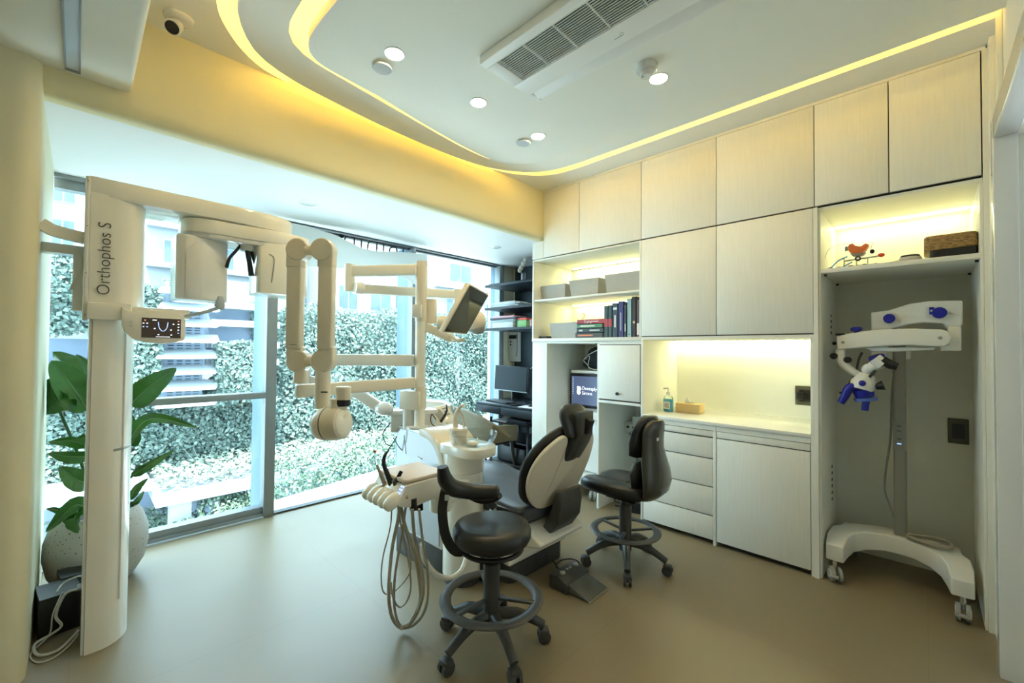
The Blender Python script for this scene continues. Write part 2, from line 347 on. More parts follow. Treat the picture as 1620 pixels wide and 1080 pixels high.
# left pillar with a rounded corner, its wall running on behind the camera
pp = [(-3.99, -.13)]+[(-2.80, -.13)]+[(-2.80+.08*math.sin(math.radians(a)), -.21+.08*math.cos(math.radians(a))) for a in range(15, 91, 15)]+[(-2.72, -2.2), (-3.99, -2.2)]
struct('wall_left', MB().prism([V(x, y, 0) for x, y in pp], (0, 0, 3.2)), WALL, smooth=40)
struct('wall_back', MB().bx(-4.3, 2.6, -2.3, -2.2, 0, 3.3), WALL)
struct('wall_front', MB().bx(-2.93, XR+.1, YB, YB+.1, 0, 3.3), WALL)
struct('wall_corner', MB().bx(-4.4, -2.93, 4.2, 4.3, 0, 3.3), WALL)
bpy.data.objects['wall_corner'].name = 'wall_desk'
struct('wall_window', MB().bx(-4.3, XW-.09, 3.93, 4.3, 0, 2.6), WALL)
# right wall: panelled wall with a door opening
mb = MB(); mb.bx(XR, XR+.12, 2.95, 4.1, 0, 3.3); mb.bx(XR, XR+.12, -2.2, 2.95, 2.42, 3.3)
struct('wall_right', mb, LACI)
mb = MB(); mb.bx(.245, XR, 3.22, 3.30, 0, 3.05); mb.bx(.25, XR, 2.98, 3.02, 0, 3.05)
struct('trim_7', mb, LACQ, bevel=.004)
dr = thing('door_1', 'pale frame of the open doorway at the right edge', 'door', (XR, 2.9, 0)); del dr['label'], dr['category']; dr['kind'] = 'structure'
mb = MB(); mb.bx(.225, .30, 2.865, 2.95, 0, 2.50); mb.bx(.225, .30, -1.0, 2.865, 2.40, 2.50)
mb.build('door_frame', WHITE, dr, bevel=.006)
struct('wall_corridor', MB().bx(1.5, 1.6, -2.2, 4.2, 0, 3.3), mat('corridor_paint', (.62, .55, .50), .6)); bpy.data.objects['wall_corridor'].name = 'wall_outside'
# windows -----------------------------------------------------------
def window(i, y0, y1, sill, transom):
    w_ = thing('window_%d' % i, '', '', (XW, y0, 0)); del w_['label'], w_['category']; w_['kind'] = 'structure'
    mb = MB(); hz = 2.455 if i == 1 else 2.515
    if i == 1: mb.bx(-4.06, XW, y0, y1, 2.52, 2.545); mb.bx(-4.10, -4.02, y0, y1, 2.455, 2.545)
    else: mb.bx(-4.06, XW, y0, y1, 2.53, 2.545); mb.bx(-4.10, -4.05, y0, y1, 2.515, 2.545)
    mb.build('header_frame', ALU if i == 1 else ALUD, w_, bevel=.003)
    mb = MB()
    if sill:
        mb.bx(-4.07, XW-.015, y0, y1, 0, .035); mb.bx(-4.12, -4.02, y0, y1, .035, .085)
        mb.build('sill_frame', ALU, w_, bevel=.004); MB().bx(-4.02, -3.975, y0, y1, 0, .012).build('floor_strip', ALUL, w_)
    else:
        mb.bx(-4.06, XW-.01, y0, y1, 0, .015); mb.build('sill_frame', ALUD, w_, bevel=.003)
    g0 = .085 if sill else .015
    if transom:
        MB().bx(-4.11, -3.985, y0, y1, transom-.028, transom+.022).build('transom', ALU, w_, bevel=.004)
        MB().bx(-4.075, -4.067, y0, y1, g0, transom-.028).build('pane', GLASS, w_); MB().bx(-4.075, -4.067, y0, y1, transom+.022, hz).build('pane', GLASS, w_)
    else: MB().bx(-4.075, -4.067, y0, y1, g0, hz).build('pane', GLASS, w_)
    return w_
window(1, -.13, 1.114, True, 1.03); window(2, 1.197, 2.53, False, 0); window(3, 2.575, 3.85, False, 0)
def mullion(n, y0, y1, depth, z1=2.545):
    struct('trim_%d' % n, MB().bx(XW-.10, XW, y0, y1, 0, z1), ALU, bevel=.004)
    struct('trim_%d' % (n+1), MB().bx(XW-depth, XW-.10, y0+.004, y1-.012, -.3, 2.7), FIN, bevel=.004)
mullion(8, 1.114, 1.197, .40); mullion(10, 2.53, 2.575, .32); mullion(12, 3.85, 3.93, .18)

# pale wave-topped panel hung before the glass and outlined letters standing behind it
X_ = -3.93
topl = [P(x, y, x=X_) for x, y in [(440, 350), (455, 352), (480, 357), (505, 364), (530, 372), (550, 382), (570, 392), (590, 397), (620, 398), (650, 400), (675, 403)]]
botl = [P(x, y, x=X_) for x, y in [(675, 418), (675, 455), (655, 449), (640, 441), (620, 430), (600, 426), (575, 424), (540, 424), (500, 422), (460, 418), (440, 415)]]
wp = MB().prism(topl+botl, (.012, 0, 0)).build('wave_panel', veil(), smooth=20)
tag(wp, 'pale grey wave-topped sign panel hanging before the middle and right window glass', 'sign panel')
sg = thing('window_lettering', 'thin black outlined letters on the top of the middle window glass', 'sign', (-4.06, 1.9, 2.35))
def stroke(pts, name='letter'):
    return MB().tube([P(x, y, x=-4.055) for x, y in pts], .007, 6, k=3).build(name, BLACK, sg)
MB().cyl(P(539.5, 372.5, x=-4.055), P(539.5, 372.5, x=-4.055)+V(.01, 0, 0), .026, n=12).build('dot', BLACK, sg)
def L_(pts): stroke([(500+a/5.4, 330+b/5.4) for a, b in pts])
L_([(246, 330), (246, 258), (268, 230), (300, 228), (324, 252), (326, 330)]); L_([(388, 256), (386, 330), (388, 400)])
L_([(441, 400), (443, 310), (462, 284), (512, 288), (519, 300), (516, 400)]); L_([(577, 308), (574, 420)])
L_([(628, 410), (630, 345), (650, 330), (680, 333), (690, 350), (690, 410)]); L_([(744, 345), (742, 420)])

# ------------------------------------------------------------------ ceiling fittings
ZC = 2.93; COVERM = mat('matte_cover', (.66, .68, .70), .8, noise=.02, spec=.1)
for i, (x, y, lb) in enumerate([(-1.922, 1.095, 'round recessed downlight nearest the curved corner of the cove'), (-1.932, 1.67, 'round recessed downlight midway along the row beside the cove'), (-1.934, 2.224, 'round recessed downlight nearest the cabinet wall in the row of three'), (-1.04, 2.204, 'round recessed downlight beside the smoke detector')]):
    t = thing('downlight', lb, 'downlight', (x, y, ZC), 'recessed downlights')
    MB().lathe([(.052, 0), (.052, -.003), (.046, -.004), (.045, 0)], (x, y, ZC), closed=True).build('rim', WHITE, t)
    MB().lathe([(.001, -.002), (.045, -.002), (.045, -.0005), (.001, -.0005)], (x, y, ZC)).build('lens', DLIGHT, t)
for x, y, lb in [(-2.055, 1.101, 'flat round white cover disc beside the nearest downlight'), (-2.063, 2.214, 'flat round white cover disc near the far corner downlight')]:
    tag(MB().lathe([(.001, -.016), (.048, -.016), (.052, -.012), (.052, -.010), (.03, -.009), (.03, 0), (.001, 0)], (x, y, ZC)).build('sprinkler_cover', COVERM), lb, 'sprinkler cover', 'sprinkler covers')
for (x, y, lb) in [(-3.351, 3.155, 'white round speaker disc in the window soffit by the desk'), (-3.393, 1.213, 'white round disc in the window soffit behind the x-ray arm')]:
    tag(MB().lathe([(.001, -.004), (.062, -.004), (.067, -.002), (.067, 0), (.001, 0)], (x, y, 2.545)).build('soffit_speaker', WHITE), lb, 'ceiling disc', 'discs in the window soffit')
sd = thing('smoke_detector', 'white domed smoke detector on the ceiling', 'smoke detector', (-1.04, 2.06, ZC))
MB().lathe([(.001, 0), (.058, 0), (.056, -.022), (.05, -.03), (.001, -.03)], (-1.04, 2.06, ZC)).build('base', WHITE, sd)
MB().lathe([(.001, -.03), (.036, -.03), (.034, -.052), (.028, -.058), (.001, -.058)], (-1.04, 2.06, ZC)).build('sensor_head', WHITE, sd)
MB().cyl((-1.052, 2.045, ZC-.059), (-1.052, 2.045, ZC-.0615), .006, n=10).build('indicator', GREYM, sd)
# air conditioner cassette
ac = thing('air_conditioner', 'long white ceiling cassette air conditioner with black slatted grille', 'air conditioner', (-.9, 1.62, ZC))
x0, x1, y0, y1, zb = -1.62, -.15, 1.405, 1.86, 2.885
mb = MB(); mb.bx(x0, x1, y0, 1.455, zb, ZC); mb.bx(x0, x1, 1.655, 1.775, zb, ZC); mb.bx(x0, -1.545, 1.455, 1.655, zb, ZC); mb.bx(x0, x0+.03, 1.775, y1, zb, ZC); mb.bx(x0, x1, 1.84, y1, zb+.004, ZC); mb.bx(x0, x1, y0, y1, ZC-.006, ZC)
ACW = mat('ac_white', (.90, .90, .88), .4, noise=.02); mb.build('panel', ACW, ac, bevel=.007, seg=3)
MB().bx(-1.545, x1, 1.455, 1.655, zb+.026, zb+.03).build('grille_back', BLACK, ac)
mb = MB()
for k in range(15): mb.box(((-1.545+x1)/2, 1.462+k*.0135, zb+.006), (x1+1.545, .0038, .004))
for k in range(8): mb.bx(-1.55+.18*k, -1.546+.18*k, 1.455, 1.655, zb+.002, zb+.012)
mb.build('grille_slats', ACW, ac)
mb = MB(); mb.box(((-1.59+x1)/2, 1.806, zb+.004), (x1+1.59, .060, .006), Euler((math.radians(-14), 0, 0))); mb.build('louvre', ACW, ac, bevel=.002)
MB().bx(-1.59, x1, 1.776, 1.838, zb+.03, zb+.034).build('outlet_slot', GREYM, ac)
mb = MB(); mb.bx(-1.03, -.995, 1.725, 1.728, zb-.0006, zb); mb.build('logo', GREYM, ac)
MB().lathe([(.008, 0), (.0095, 0), (.0095, -.0008), (.008, -.0008)], (-.988, 1.718, zb), closed=True, n=16).build('logo', GREYM, ac)
# dome camera
cc = thing('security_camera', 'white turret security camera with black lens on the ceiling near the lowered box', 'camera', (-2.66, .31, 3.05))
MB().lathe([(.001, 0), (.062, 0), (.060, -.012), (.045, -.018), (.001, -.018)], (-2.62, .315, 3.05)).build('base', WHITE, cc)
ca = V(-2.62, .30, 3.0); cd = V(.55, -.30, -.62).normalized()
MB().lathe([(.001, -.045), (.022, -.04), (.034, -.02), (.036, 0), (.036, .03), (.030, .036), (.001, .036)], ca, axis=cd).build('eyeball', WHITE, cc)
MB().lathe([(.001, .037), (.029, .037), (.028, .041), (.001, .043)], ca, axis=cd).build('lens', BLACK, cc)

# ------------------------------------------------------------------ built-in cabinets
S = [-2.78, -2.34, -1.706, -1.105, -.505, -.145, .221]
names = ['narrow leftmost top cabinet under the ceiling, above the lit shelves', 'wide top cabinet second from the left, above the felt boxes', 'top cabinet above the left one of the two large middle doors', 'top cabinet above the right one of the two large middle doors', 'top cabinet above the left half of the microscope alcove', 'rightmost top cabinet above the wicker basket']
def carcass(x0, x1, z0, z1, t, yb=YB-.005, top=True, bot=True, y0=YC, th=.018, m=None):
    mb = MB(); mb.bx(x0, x0+th, y0, yb, z0, z1); mb.bx(x1-th, x1, y0, yb, z0, z1); mb.bx(x0+th, x1-th, yb-.012, yb, z0, z1)
    if top: mb.bx(x0+th, x1-th, y0, yb-.012, z1-th, z1)
    if bot: mb.bx(x0+th, x1-th, y0, yb-.012, z0, z0+th)
    return mb.build('carcass', m or LACI, t, bevel=.0015)
G = .0025
for i in range(6):
    a, b = S[i], S[i+1]; t = thing('wall_cabinet', 'white handleless '+names[i], 'cabinet', (a, YC, 2.36), 'top row wall cabinets')
    MB().bx(a+.001, b-.001, YC+.004, YB-.01, 2.367, 3.032).build('body', DARKGAP, t)
    MB().bx(a+G, b-G, YC-.014, YC+.004, 2.371, 3.026).build('door', LACQ, t, bevel=.0012)
for i, (a, b, lb) in enumerate([(-1.706, -1.105, 'white square handleless middle cabinet over the left half of the lit niche'), (-1.105, -.512, 'white square handleless middle cabinet over the right half of the lit niche')]):
    t = thing('wall_cabinet', lb, 'cabinet', (a, YC, 1.55), 'middle wall cabinets')
    MB().bx(a+.001, b-.001, YC+.004, YB-.01, 1.545, 2.364).build('body', DARKGAP, t); MB().bx(a+G, b-G, YC-.014, YC+.004, 1.553, 2.360).build('door', LACQ, t, bevel=.0012)
struct('trim_14', MB().bx(-2.95, XR-.03, YC-.006, YC+.02, 3.032, 3.052), LACI)
struct('trim_15', MB().bx(.224, .248, YC-.016, YB, 0, 3.032), LACI)
struct('trim_16', MB().bx(-2.93, -2.783, YC-.012, YC+.05, 2.368, 2.544), LACQ)
mb = MB(); mb.bx(-.512, -.488, YC-.016, YB-.01, 0, 2.360); struct('trim_17', mb, LACI)
# lit bookcase
bk = thing('bookcase', 'white open bookcase with lit shelves holding felt boxes and books', 'bookcase', (-2.93, YC, 1.51))
mb = MB(); mb.bx(-2.93, -2.912, YC-.01, YB-.005, 1.515, 2.362); mb.bx(-1.724, -1.707, YC-.01, YB-.005, 1.51, 2.362); mb.bx(-2.912, -1.724, YB-.02, YB-.005, 1.545, 2.345); mb.bx(-2.912, -1.724, YC-.008, YB-.02, 2.347, 2.362)
mb.build('carcass', LACI, bk, bevel=.0015)
MB().bx(-2.912, -1.724, YC, YB-.02, 1.931, 1.949).build('shelf', LACI, bk, bevel=.0015); MB().bx(-2.93, -1.707, YC-.012, YB-.02, 1.515, 1.547).build('bottom_panel', LACI, bk, bevel=.0015)
def strip(x0, x1, y, z, par): MB().bx(x0, x1, y-.015, y+.015, z-.003, z).build('light_strip', STRIP, par)
strip(-2.85, -1.74, 3.90, 2.346, bk); strip(-2.85, -1.74, 3.90, 1.930, bk)
# tall bay
tb = thing('tall_cabinet', 'white tall open cabinet bay behind the dental chair headrest', 'cabinet', (-2.93, YC, 0))
mb = MB(); mb.bx(-2.93, -2.752, YC, YB-.005, 0, 1.513); mb.build('side_panel', LACQ, tb, bevel=.0015)
mb = MB(); mb.bx(-2.748, -2.735, YC-.003, YB-.01, 0, 1.513); mb.build('side_panel', LACI, tb)
MB().bx(-2.142, -2.122, YC, YB-.005, 0, 1.513).build('side_panel', LACI, tb, bevel=.0015)
MB().bx(-2.735, -2.142, YB-.02, YB-.005, 0, 1.513).build('back_panel', LACI, tb); MB().bx(-2.735, -2.142, YC, YB-.02, 1.495, 1.513).build('top_panel', LACI, tb)
MB().bx(-2.66, -2.142, 3.62, YB-.02, 1.195, 1.222).build('shelf', LACI, tb, bevel=.002)
# small door cabinet over an open bay
sc = thing('wall_cabinet', 'small white cabinet with a round black knob above the equipment bay', 'cabinet', (-2.12, YC, .98))
MB().bx(-2.118, -1.712, YC+.004, YB-.01, .995, 1.50).build('body', DARKGAP, sc)
MB().bx(-2.118, -1.712, YC-.012, YB-.01, .962, .985).build('bottom_panel', LACI, sc); MB().bx(-2.118, -1.712, YC, YC+.004, 1.485, 1.513).build('top_rail', LACI, sc)
dd = MB().bx(-2.116, -1.716, YC-.014, YC+.004, .998, 1.478).build('door', LACQ, sc, bevel=.0012)
MB().lathe([(.001, 0), (.006, 0), (.006, .012), (.014, .016), (.014, .026), (.001, .028)], (-1.918, YC-.014, 1.055), axis=(0, -1, 0), n=20).build('knob', BLACK, dd)
MB().bx(-2.118, -1.712, YB-.02, YB-.005, 0, .962).build('back_panel', LACI, sc)
# counter niche
nc = thing('niche_lining', 'white lining of the lit niche above the worktop', 'niche', (-1.706, YC, .9))
mb = MB(); mb.bx(-1.706, -1.688, YC-.012, YB-.005, 0, 1.545); mb.build('side_panel', LACI, nc, bevel=.0015)
MB().bx(-.530, -.512, YC-.012, YB-.005, 0, 1.545).build('side_panel', LACI, nc, bevel=.0015)
MB().bx(-1.688, -.53, YB-.02, YB-.005, .90, 1.53).build('back_panel', LACI, nc); MB().bx(-1.688, -.53, YC-.012, YB-.02, 1.522, 1.545).build('top_panel', LACI, nc)
MB().bx(-1.67, -.54, 3.90, 3.93, 1.516, 1.521).build('light_strip', STRIP, nc)
tag(MB().bx(-1.688, -.53, YC-.016, YB-.02, .878, .905).build('worktop', mat('white_quartz', (.84, .84, .80), .12, noise=.03, nscale=40), bevel=.003), 'glossy white worktop in the lit niche', 'worktop')
db = thing('drawer_unit', 'white unit of four drawers under the left part of the worktop', 'drawers', (-1.688, YC, 0))
MB().bx(-1.686, -1.131, YC+.006, YB-.03, .03, .876).build('body', DARKGAP, db)
for z0, z1 in ((.792, .838), (.635, .785), (.425, .630), (.215, .420), (.035, .210)):
    MB().bx(-1.683, -1.133, YC-.010, YC+.006, z0+.002, z1-.001).build('drawer', LACQ, db, bevel=.0012)
MB().bx(-1.686, -1.112, YC-.008, YC+.006, .842, .876).build('top_rail', LACI, db)
mb = MB().bx(-1.130, -1.108, YC-.012, YC+.3, .0, .84); mb.build('side_panel', LACI, db, bevel=.001)
cb = thing('base_cabinet', 'white base cabinet with one large plain door right of the drawers', 'cabinet', (-1.108, YC, 0))
MB().bx(-1.106, -.532, YC+.006, YB-.03, .02, .876).build('body', DARKGAP, cb); MB().bx(-1.110, -.532, YC-.008, YC+.006, .842, .876).build('top_rail', LACI, cb)
MB().bx(-1.104, -.534, YC-.010, YC+.006, .794, .838).build('drawer', LACQ, cb, bevel=.0012); MB().bx(-1.104, -.534, YC-.010, YC+.006, .035, .787).build('door', LACQ, cb, bevel=.0012)
# microscope alcove
al = thing('alcove_cabinet', 'tall white open alcove with a lit top shelf at the right', 'cabinet', (-.488, YC, 0))
mb = MB(); mb.bx(-.487, -.475, YC, YB-.03, 0, 2.358); mb.build('side_panel', LACI, al); MB().bx(.212, .223, YC, YB-.03, 0, 2.358).build('side_panel', LACI, al)
ALB = mat('alcove_back_paint', (.70, .70, .62), .6, noise=.05, nscale=2)
MB().bx(-.475, .212, YB-.045, YB-.03, 0, 2.358).build('back_panel', ALB, al); MB().bx(-.475, .212, YC, YB-.045, 2.34, 2.358).build('top_panel', LACI, al)
MB().bx(-.475, .212, YC, YB-.045, 1.934, 1.962).build('shelf', LACI, al, bevel=.0015)
MB().bx(-.46, .20, 3.85, 3.88, 2.334, 2.339).build('light_strip', STRIP, al)
mb = MB()
for z in (1.56, 1.60, 1.64, 1.68, .62, .575, .53, .485, .44, .395): mb.bx(-.4752, -.4735, 3.70, 3.735, z, z+.018)
mb.build('shelf_pin_holes', DARKGAP, al)
mb = MB()
for x, y in ((-.465, 3.36), (-.465, 3.88), (.195, 3.36), (.195, 3.88)): mb.bx(x, x+.014, y, y+.02, 1.922, 1.934)
mb.build('shelf_bracket', BLACK, al)
def plate(name, x, z, wd, ht, y, lb, m=OUTLET, cat='socket'):
    t = thing(name, lb, cat, (x, y, z)); MB().prism([V(x+a, y, z+b) for a, b in rr(wd, ht, .006)], (0, -.008, 0)).build('plate', m, t, bevel=.001)
    MB().prism([V(x+a, y-.008, z+b) for a, b in rr(wd*.6, ht*.6, .006)], (0, -.0015, 0)).build('rocker', BLACK if m is OUTLET else WHITE, t); return t
plate('wall_switch', .148, .932, .095, .16, YB-.045, 'dark square switch plate on the back of the microscope alcove', cat='switch')
s2 = plate('wall_socket', -.07, .16, .12, .085, YB-.045, 'dark socket with a white plug low in the microscope alcove')
MB().tube([(-.095, YB-.055, .165), (-.095, YB-.085, .165)], [.026, .022], 20).build('plug', WHITE, s2)
s3 = plate('wall_socket', -.665, 1.09, .15, .15, YB-.02, 'brown glass socket plate with a black adapter in the lit niche')
MB().box((-.705, YB-.05, 1.09), (.05, .04, .055)).build('adapter', BLACK, s3, bevel=.005)
MB().tube([(-.68, YB-.05, 1.07), (-.64, YB-.05, 1.055), (-.60, YB-.05, 1.06), (-.545, YB-.05, 1.062)], .003, 6, k=4).build('cord', BLACK, s3)
# ------------------------------------------------------------------ outside
IVY = leafmat('ivy_leaves', (.045, .078, .066), (.085, .13, .105), (.19, .24, .20), 1.1)
BUSH = leafmat('bush_leaves', (.03, .06, .04), (.10, .16, .10), (.26, .31, .24), 2)
GRASS = leafmat('dry_grass', (.11, .15, .11), (.20, .25, .19), (.34, .36, .30), 3)
CONC = mat('pale_concrete', (.34, .37, .39), .7, noise=.12, nscale=1.2)
CONCB = mat('blue_grey_render', (.20, .25, .32), .7, noise=.15, nscale=1)
DARKW = mat('dark_glazing', (.03, .05, .07), .15, noise=.4, nscale=.6)
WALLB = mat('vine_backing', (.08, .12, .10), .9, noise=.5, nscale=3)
rnd = random.Random(3)
def leaves(mb, n, fn, size):
    "n small pointed leaves, each a folded four-point blade; fn gives position and facing"
    for _ in range(n):
        p, nrm = fn(); s = size*(.55+rnd.random()*.9)
        d = V(rnd.uniform(-1, 1), rnd.uniform(-1, 1), rnd.uniform(-1.2, .4)); nn = (nrm+V(rnd.uniform(-.8, .8), rnd.uniform(-.8, .8), rnd.uniform(-.5, .8))).normalized()
        d = (d-nn*d.dot(nn)).normalized(); e = nn.cross(d)
        o = len(mb.v); mb.v += [p-d*s*.5, p+e*s*.33+nn*s*.1, p+d*s*.5, p-e*s*.33+nn*s*.1]; mb.f += [(o, o+1, o+2), (o, o+2, o+3)]
def wall_leaves(x, y0, y1, z0, z1, n, size, depth=.35, holes=.0):
    mb = MB()
    def fn():
        y = rnd.uniform(y0, y1); z = rnd.uniform(z0, z1)
        k = .5+.5*math.sin(y*1.7+math.sin(z*1.3)*1.5)*math.cos(z*1.1+y*.4)
        return V(x+rnd.random()*depth+k*depth*1.3, y, z+.12*math.sin(y*2.3)), V(1, 0, .3)
    leaves(mb, n, fn, size); return mb
# climbing green wall opposite
struct('ground_outside', MB().bx(-60, -4.5, -30, 60, -6.6, -6.5), CONC); bpy.data.objects['ground_outside'].name = 'floor_outside'
gw = tag(MB().bx(-16.6, -16.1, 3.9, 34, -6.5, 2.75).build('garden_wall', WALLB), 'long wall opposite the windows, completely overgrown with climbing plants', 'wall')
tag(wall_leaves(-16.05, 3.9, 30, -1.95, 2.95, 52000, .13).build('ivy', IVY, smooth=0), 'sunlit climbing plants covering the long wall opposite', 'climbing plants', kind='stuff')
gl = tag(MB().bx(-16.6, -16.0, -6, 3.9, -6.5, .3).build('garden_wall', WALLB), 'lower overgrown wall opposite the leftmost window', 'wall')
tag(wall_leaves(-15.95, -4, 4, -1.9, .45, 16000, .125).build('ivy', IVY, smooth=0), 'climbing plants on the lower wall opposite the leftmost window', 'climbing plants', kind='stuff')
# louvred stair tower with white ledges
tw = thing('louvred_tower', 'white tower of stacked flared ledges and slotted panels seen behind the plant', 'building', (-14.8, 2.0, -.2))
MB().bx(-15.9, -14.5, 1.6, 2.45, -.2, 3.2).build('core', CONCB, tw)
for k in range(8):
    z = -.02+.42*k
    MB().prism([(-14.4, 1.55, z), (-13.9, 1.38, z-.10), (-13.9, 2.66, z-.10), (-14.4, 2.5, z)], (0, 0, .03)).build('ledge', CONC, tw)
    MB().prism([(-14.45, 1.52, z+.12), (-14.3, 1.55, z-.05), (-13.85, 1.38, z-.12), (-13.9, 1.38, z-.07)], (0, 1.25, 0)).build('ledge', CONC, tw)
    mb = MB()
    for j in range(3):
        for q in range(4): mb.bx(-14.49, -14.46, 1.68+.19*q, 1.80+.19*q, z+.14+.07*j, z+.165+.07*j)
    mb.build('slotted_panel', DARKW, tw)
# balcony terraces left and right of the tower, with hanging plants
def terrace(y0, y1, zs, x, lb):
    t = thing('terrace_block', lb, 'building', (x, y0, 0))
    MB().bx(x-2.5, x-.6, y0, y1, zs[0]-.4, zs[-1]+.8).build('wall', CONCB, t)
    for z in zs:
        MB().bx(x-.7, x+.1, y0, y1, z-.14, z+.06).build('slab', CONC, t)
    return t
terrace(2.75, 4.6, [1.0, 1.55, 2.2, 2.75], -15.2, 'white balcony slabs between the louvred tower and the first window post')
terrace(-4, .9, [.75, 1.75, 2.9], -15.4, 'planted balcony slabs at the far left behind the x-ray column')
mb = wall_leaves(-15.2, -3.2, .75, 1.75, 3.7, 9000, .12, .5); tag(mb.build('hanging_plants', IVY, smooth=0), 'bushy plants growing on the balconies at the far left', 'plants', kind='stuff')
mb = wall_leaves(-14.9, 2.7, 4.2, -.3, 1.5, 5200, .12, .5); wall = wall_leaves(-14.9, .75, 1.5, .2, 3.0, 3600, .12, .5); mb.add(wall.v, wall.f)
mb.build; tag(mb.build('hanging_plants', IVY, smooth=0), 'plants climbing on both sides of the louvred tower', 'plants', kind='stuff')
# buildings behind
def building(name, lb, x, y0, y1, z0, z1, wins, wm=None, bands=()):
    t = thing('apartment_building', lb, 'building', (x, y0, 0)); MB().bx(x-3, x, y0, y1, z0, z1).build('wall', wm or BLD, t)
    for (a, b, c, d) in wins:
        f = MB().bx(x-.05, x+.03, a, b, c, d).build('window', ALU, t); m_ = (a+b)/2
        MB().bx(x+.03, x+.05, a+.06, m_-.03, c+.06, d-.06).build('pane', WPANE, f); MB().bx(x+.03, x+.05, m_+.03, b-.06, c+.06, d-.06).build('pane', WPANE, f)
    for z in bands: MB().bx(x, x+.35, y0, y1, z-.1, z+.1).build('ledge', CONC, t)
    return t
BLD = mat('building_render', (.27, .28, .29), .7, noise=.1, nscale=.5)
WPANE = mat('far_window_glass', (.10, .15, .20), .2, noise=.5, nscale=.7)
building('a', 'tall pale tower block with window rows at the far left', -30, -6, .9, -6, 16, [(-5+1.3*i, -4.1+1.3*i, 4.2+2.1*j, 5.5+2.1*j) for i in range(4) for j in range(4)])
building('b', 'white block with balconies behind the x-ray arm', -22, 1.8, 7.5, -2, 9, [(2.3+1.5*i, 3.3+1.5*i, 3.2+1.6*j, 4.2+1.6*j) for i in range(3) for j in range(3)], bands=(2.8, 4.7, 6.3))
building('c', 'white apartment building above the green wall in the middle window', -20, 8.1, 12.8, -2, 6.3, [(8.6, 9.6, 3.3, 4.5), (10.2, 11.4, 3.3, 4.6), (11.6, 12.6, 3.4, 4.7)], bands=(2.9,))
building('d', 'white apartment building with tall windows beyond the chair monitor', -19, 13.4, 24, -2, 7.6, [(14.2, 15.2, 3.2, 4.6), (15.6, 16.3, 3.2, 4.6), (17.2, 18.6, 2.9, 4.2), (14.4, 16.0, 5.2, 6.6), (17.4, 19.2, 5.0, 6.4)], bands=(2.5, 4.9))
# canopy of the covered walk with a planted roof, posts, bushes, terrace
cn = thing('canopy', 'white planted canopy roof of the walkway below the green wall', 'canopy', (-14, 1.3, -2.4))
slope = 0
MB().prism([(-13.0, 1.35, -2.38), (-13.0, 22, -2.38), (-15.8, 22, -2.38), (-15.8, 1.35, -2.38)], (0, 0, .30)).build('roof_slab', CONC, cn)
MB().prism([(-13.6, -3, -2.1), (-13.6, 1.35, -2.1), (-15.9, 1.35, -2.1), (-15.9, -3, -2.1)], (0, 0, .16)).build('roof_slab', CONC, cn)
for y in (1.65, 7.0, 12.5): MB().bx(-13.6, -13.2, y, y+.42, -6.5, -2.38).build('post', CONC, cn)
MB().bx(-15.9, -15.6, -3, 22, -6.5, -2.3).build('rear_wall', CONCB, cn)
mb = MB()
def gfn(): 
    y = rnd.uniform(1.4, 21); return V(rnd.uniform(-15.6, -13.05), y, -2.05+rnd.random()*.35), V(.4, 0, 1)
leaves(mb, 11000, gfn, .12)
for _ in range(500):
    y = rnd.uniform(2.4, 20); x = rnd.uniform(-15.3, -13.3); a = rnd.uniform(-.5, .5); h = rnd.uniform(.25, .75)
    o = len(mb.v); mb.v += [V(x, y-.02, -2.1), V(x, y+.02, -2.1), V(x+.1, y+a, -2.1+h)]; mb.f.append((o, o+1, o+2))
tag(mb.build('roof_grass', GRASS, smooth=0), 'pale grass and creepers growing on the canopy roof', 'grass', kind='stuff')
tr = tag(MB().prism([V(-4.75, 1.5, -1.45), V(-7.98, 1.6, -1.45), V(-8.07, 2.45, -1.45), V(-8.54, 4.64, -1.45), V(-9.6, 12, -1.45), V(-4.75, 12, -1.45)], (0, 0, .25)).build('porch_roof', mat('white_roof', (.86, .87, .86), .6, noise=.04), bevel=.02), 'bright white flat roof just below the middle window', 'roof')
def shrub(c, r, n, lb, trunk=True):
    t = thing('shrub', lb, 'shrub', (c[0], c[1], c[2]-r[2]), 'shrubs by the canopy')
    mb = MB(); C_ = V(c)
    def fn():
        d = V(rnd.gauss(0, 1), rnd.gauss(0, 1), rnd.gauss(0, 1)).normalized(); k = .75+.3*rnd.random()+.12*math.sin(d.x*7+d.z*9)
        return C_+V(d.x*r[0]*k, d.y*r[1]*k, d.z*r[2]*k), d
    leaves(mb, n, fn, .09); mb.build('foliage', BUSH, t, smooth=0)
    MB().cyl((c[0], c[1], -6.5), (c[0], c[1], c[2]), .05, .02, n=6).build('stem', CONCB, t)
for i, (px, py, d, rx, rz) in enumerate([(240, 835, 12, .6, .5), (345, 815, 12, .5, .75), (375, 805, 12.3, .45, .4), (400, 785, 13, .7, .7), (455, 765, 12.5, .8, .6), (500, 745, 13, .9, .7), (545, 755, 13, .7, .5), (590, 725, 13.5, .9, .7), (618, 715, 14, .7, .6), (90, 820, 12, .8, .8), (300, 845, 11, .5, .35)]):
    c = P(px, py, d=d*.93); shrub(c, (rx, rx*1.1, rz), 1300, 'sunlit pale green '+['round shrub beside the plant pot rim', 'tall pointed shrub in front of the canopy recess', 'small shrub left of the first window post', 'broad shrub just left of the first window post', 'shrub low at the left of the middle window', 'large shrub under the canopy edge in the middle window', 'low shrub behind the white roof edge', 'shrub left of the dental unit', 'shrub hidden partly by the dental unit', 'shrub at the far left behind the x-ray column', 'low shrub at the sill of the left window'][i])
lp = thing('lamp_post', 'thin pale lamp post with a wide flat cap below the canopy', 'lamp post', P(322, 850, d=11.5))
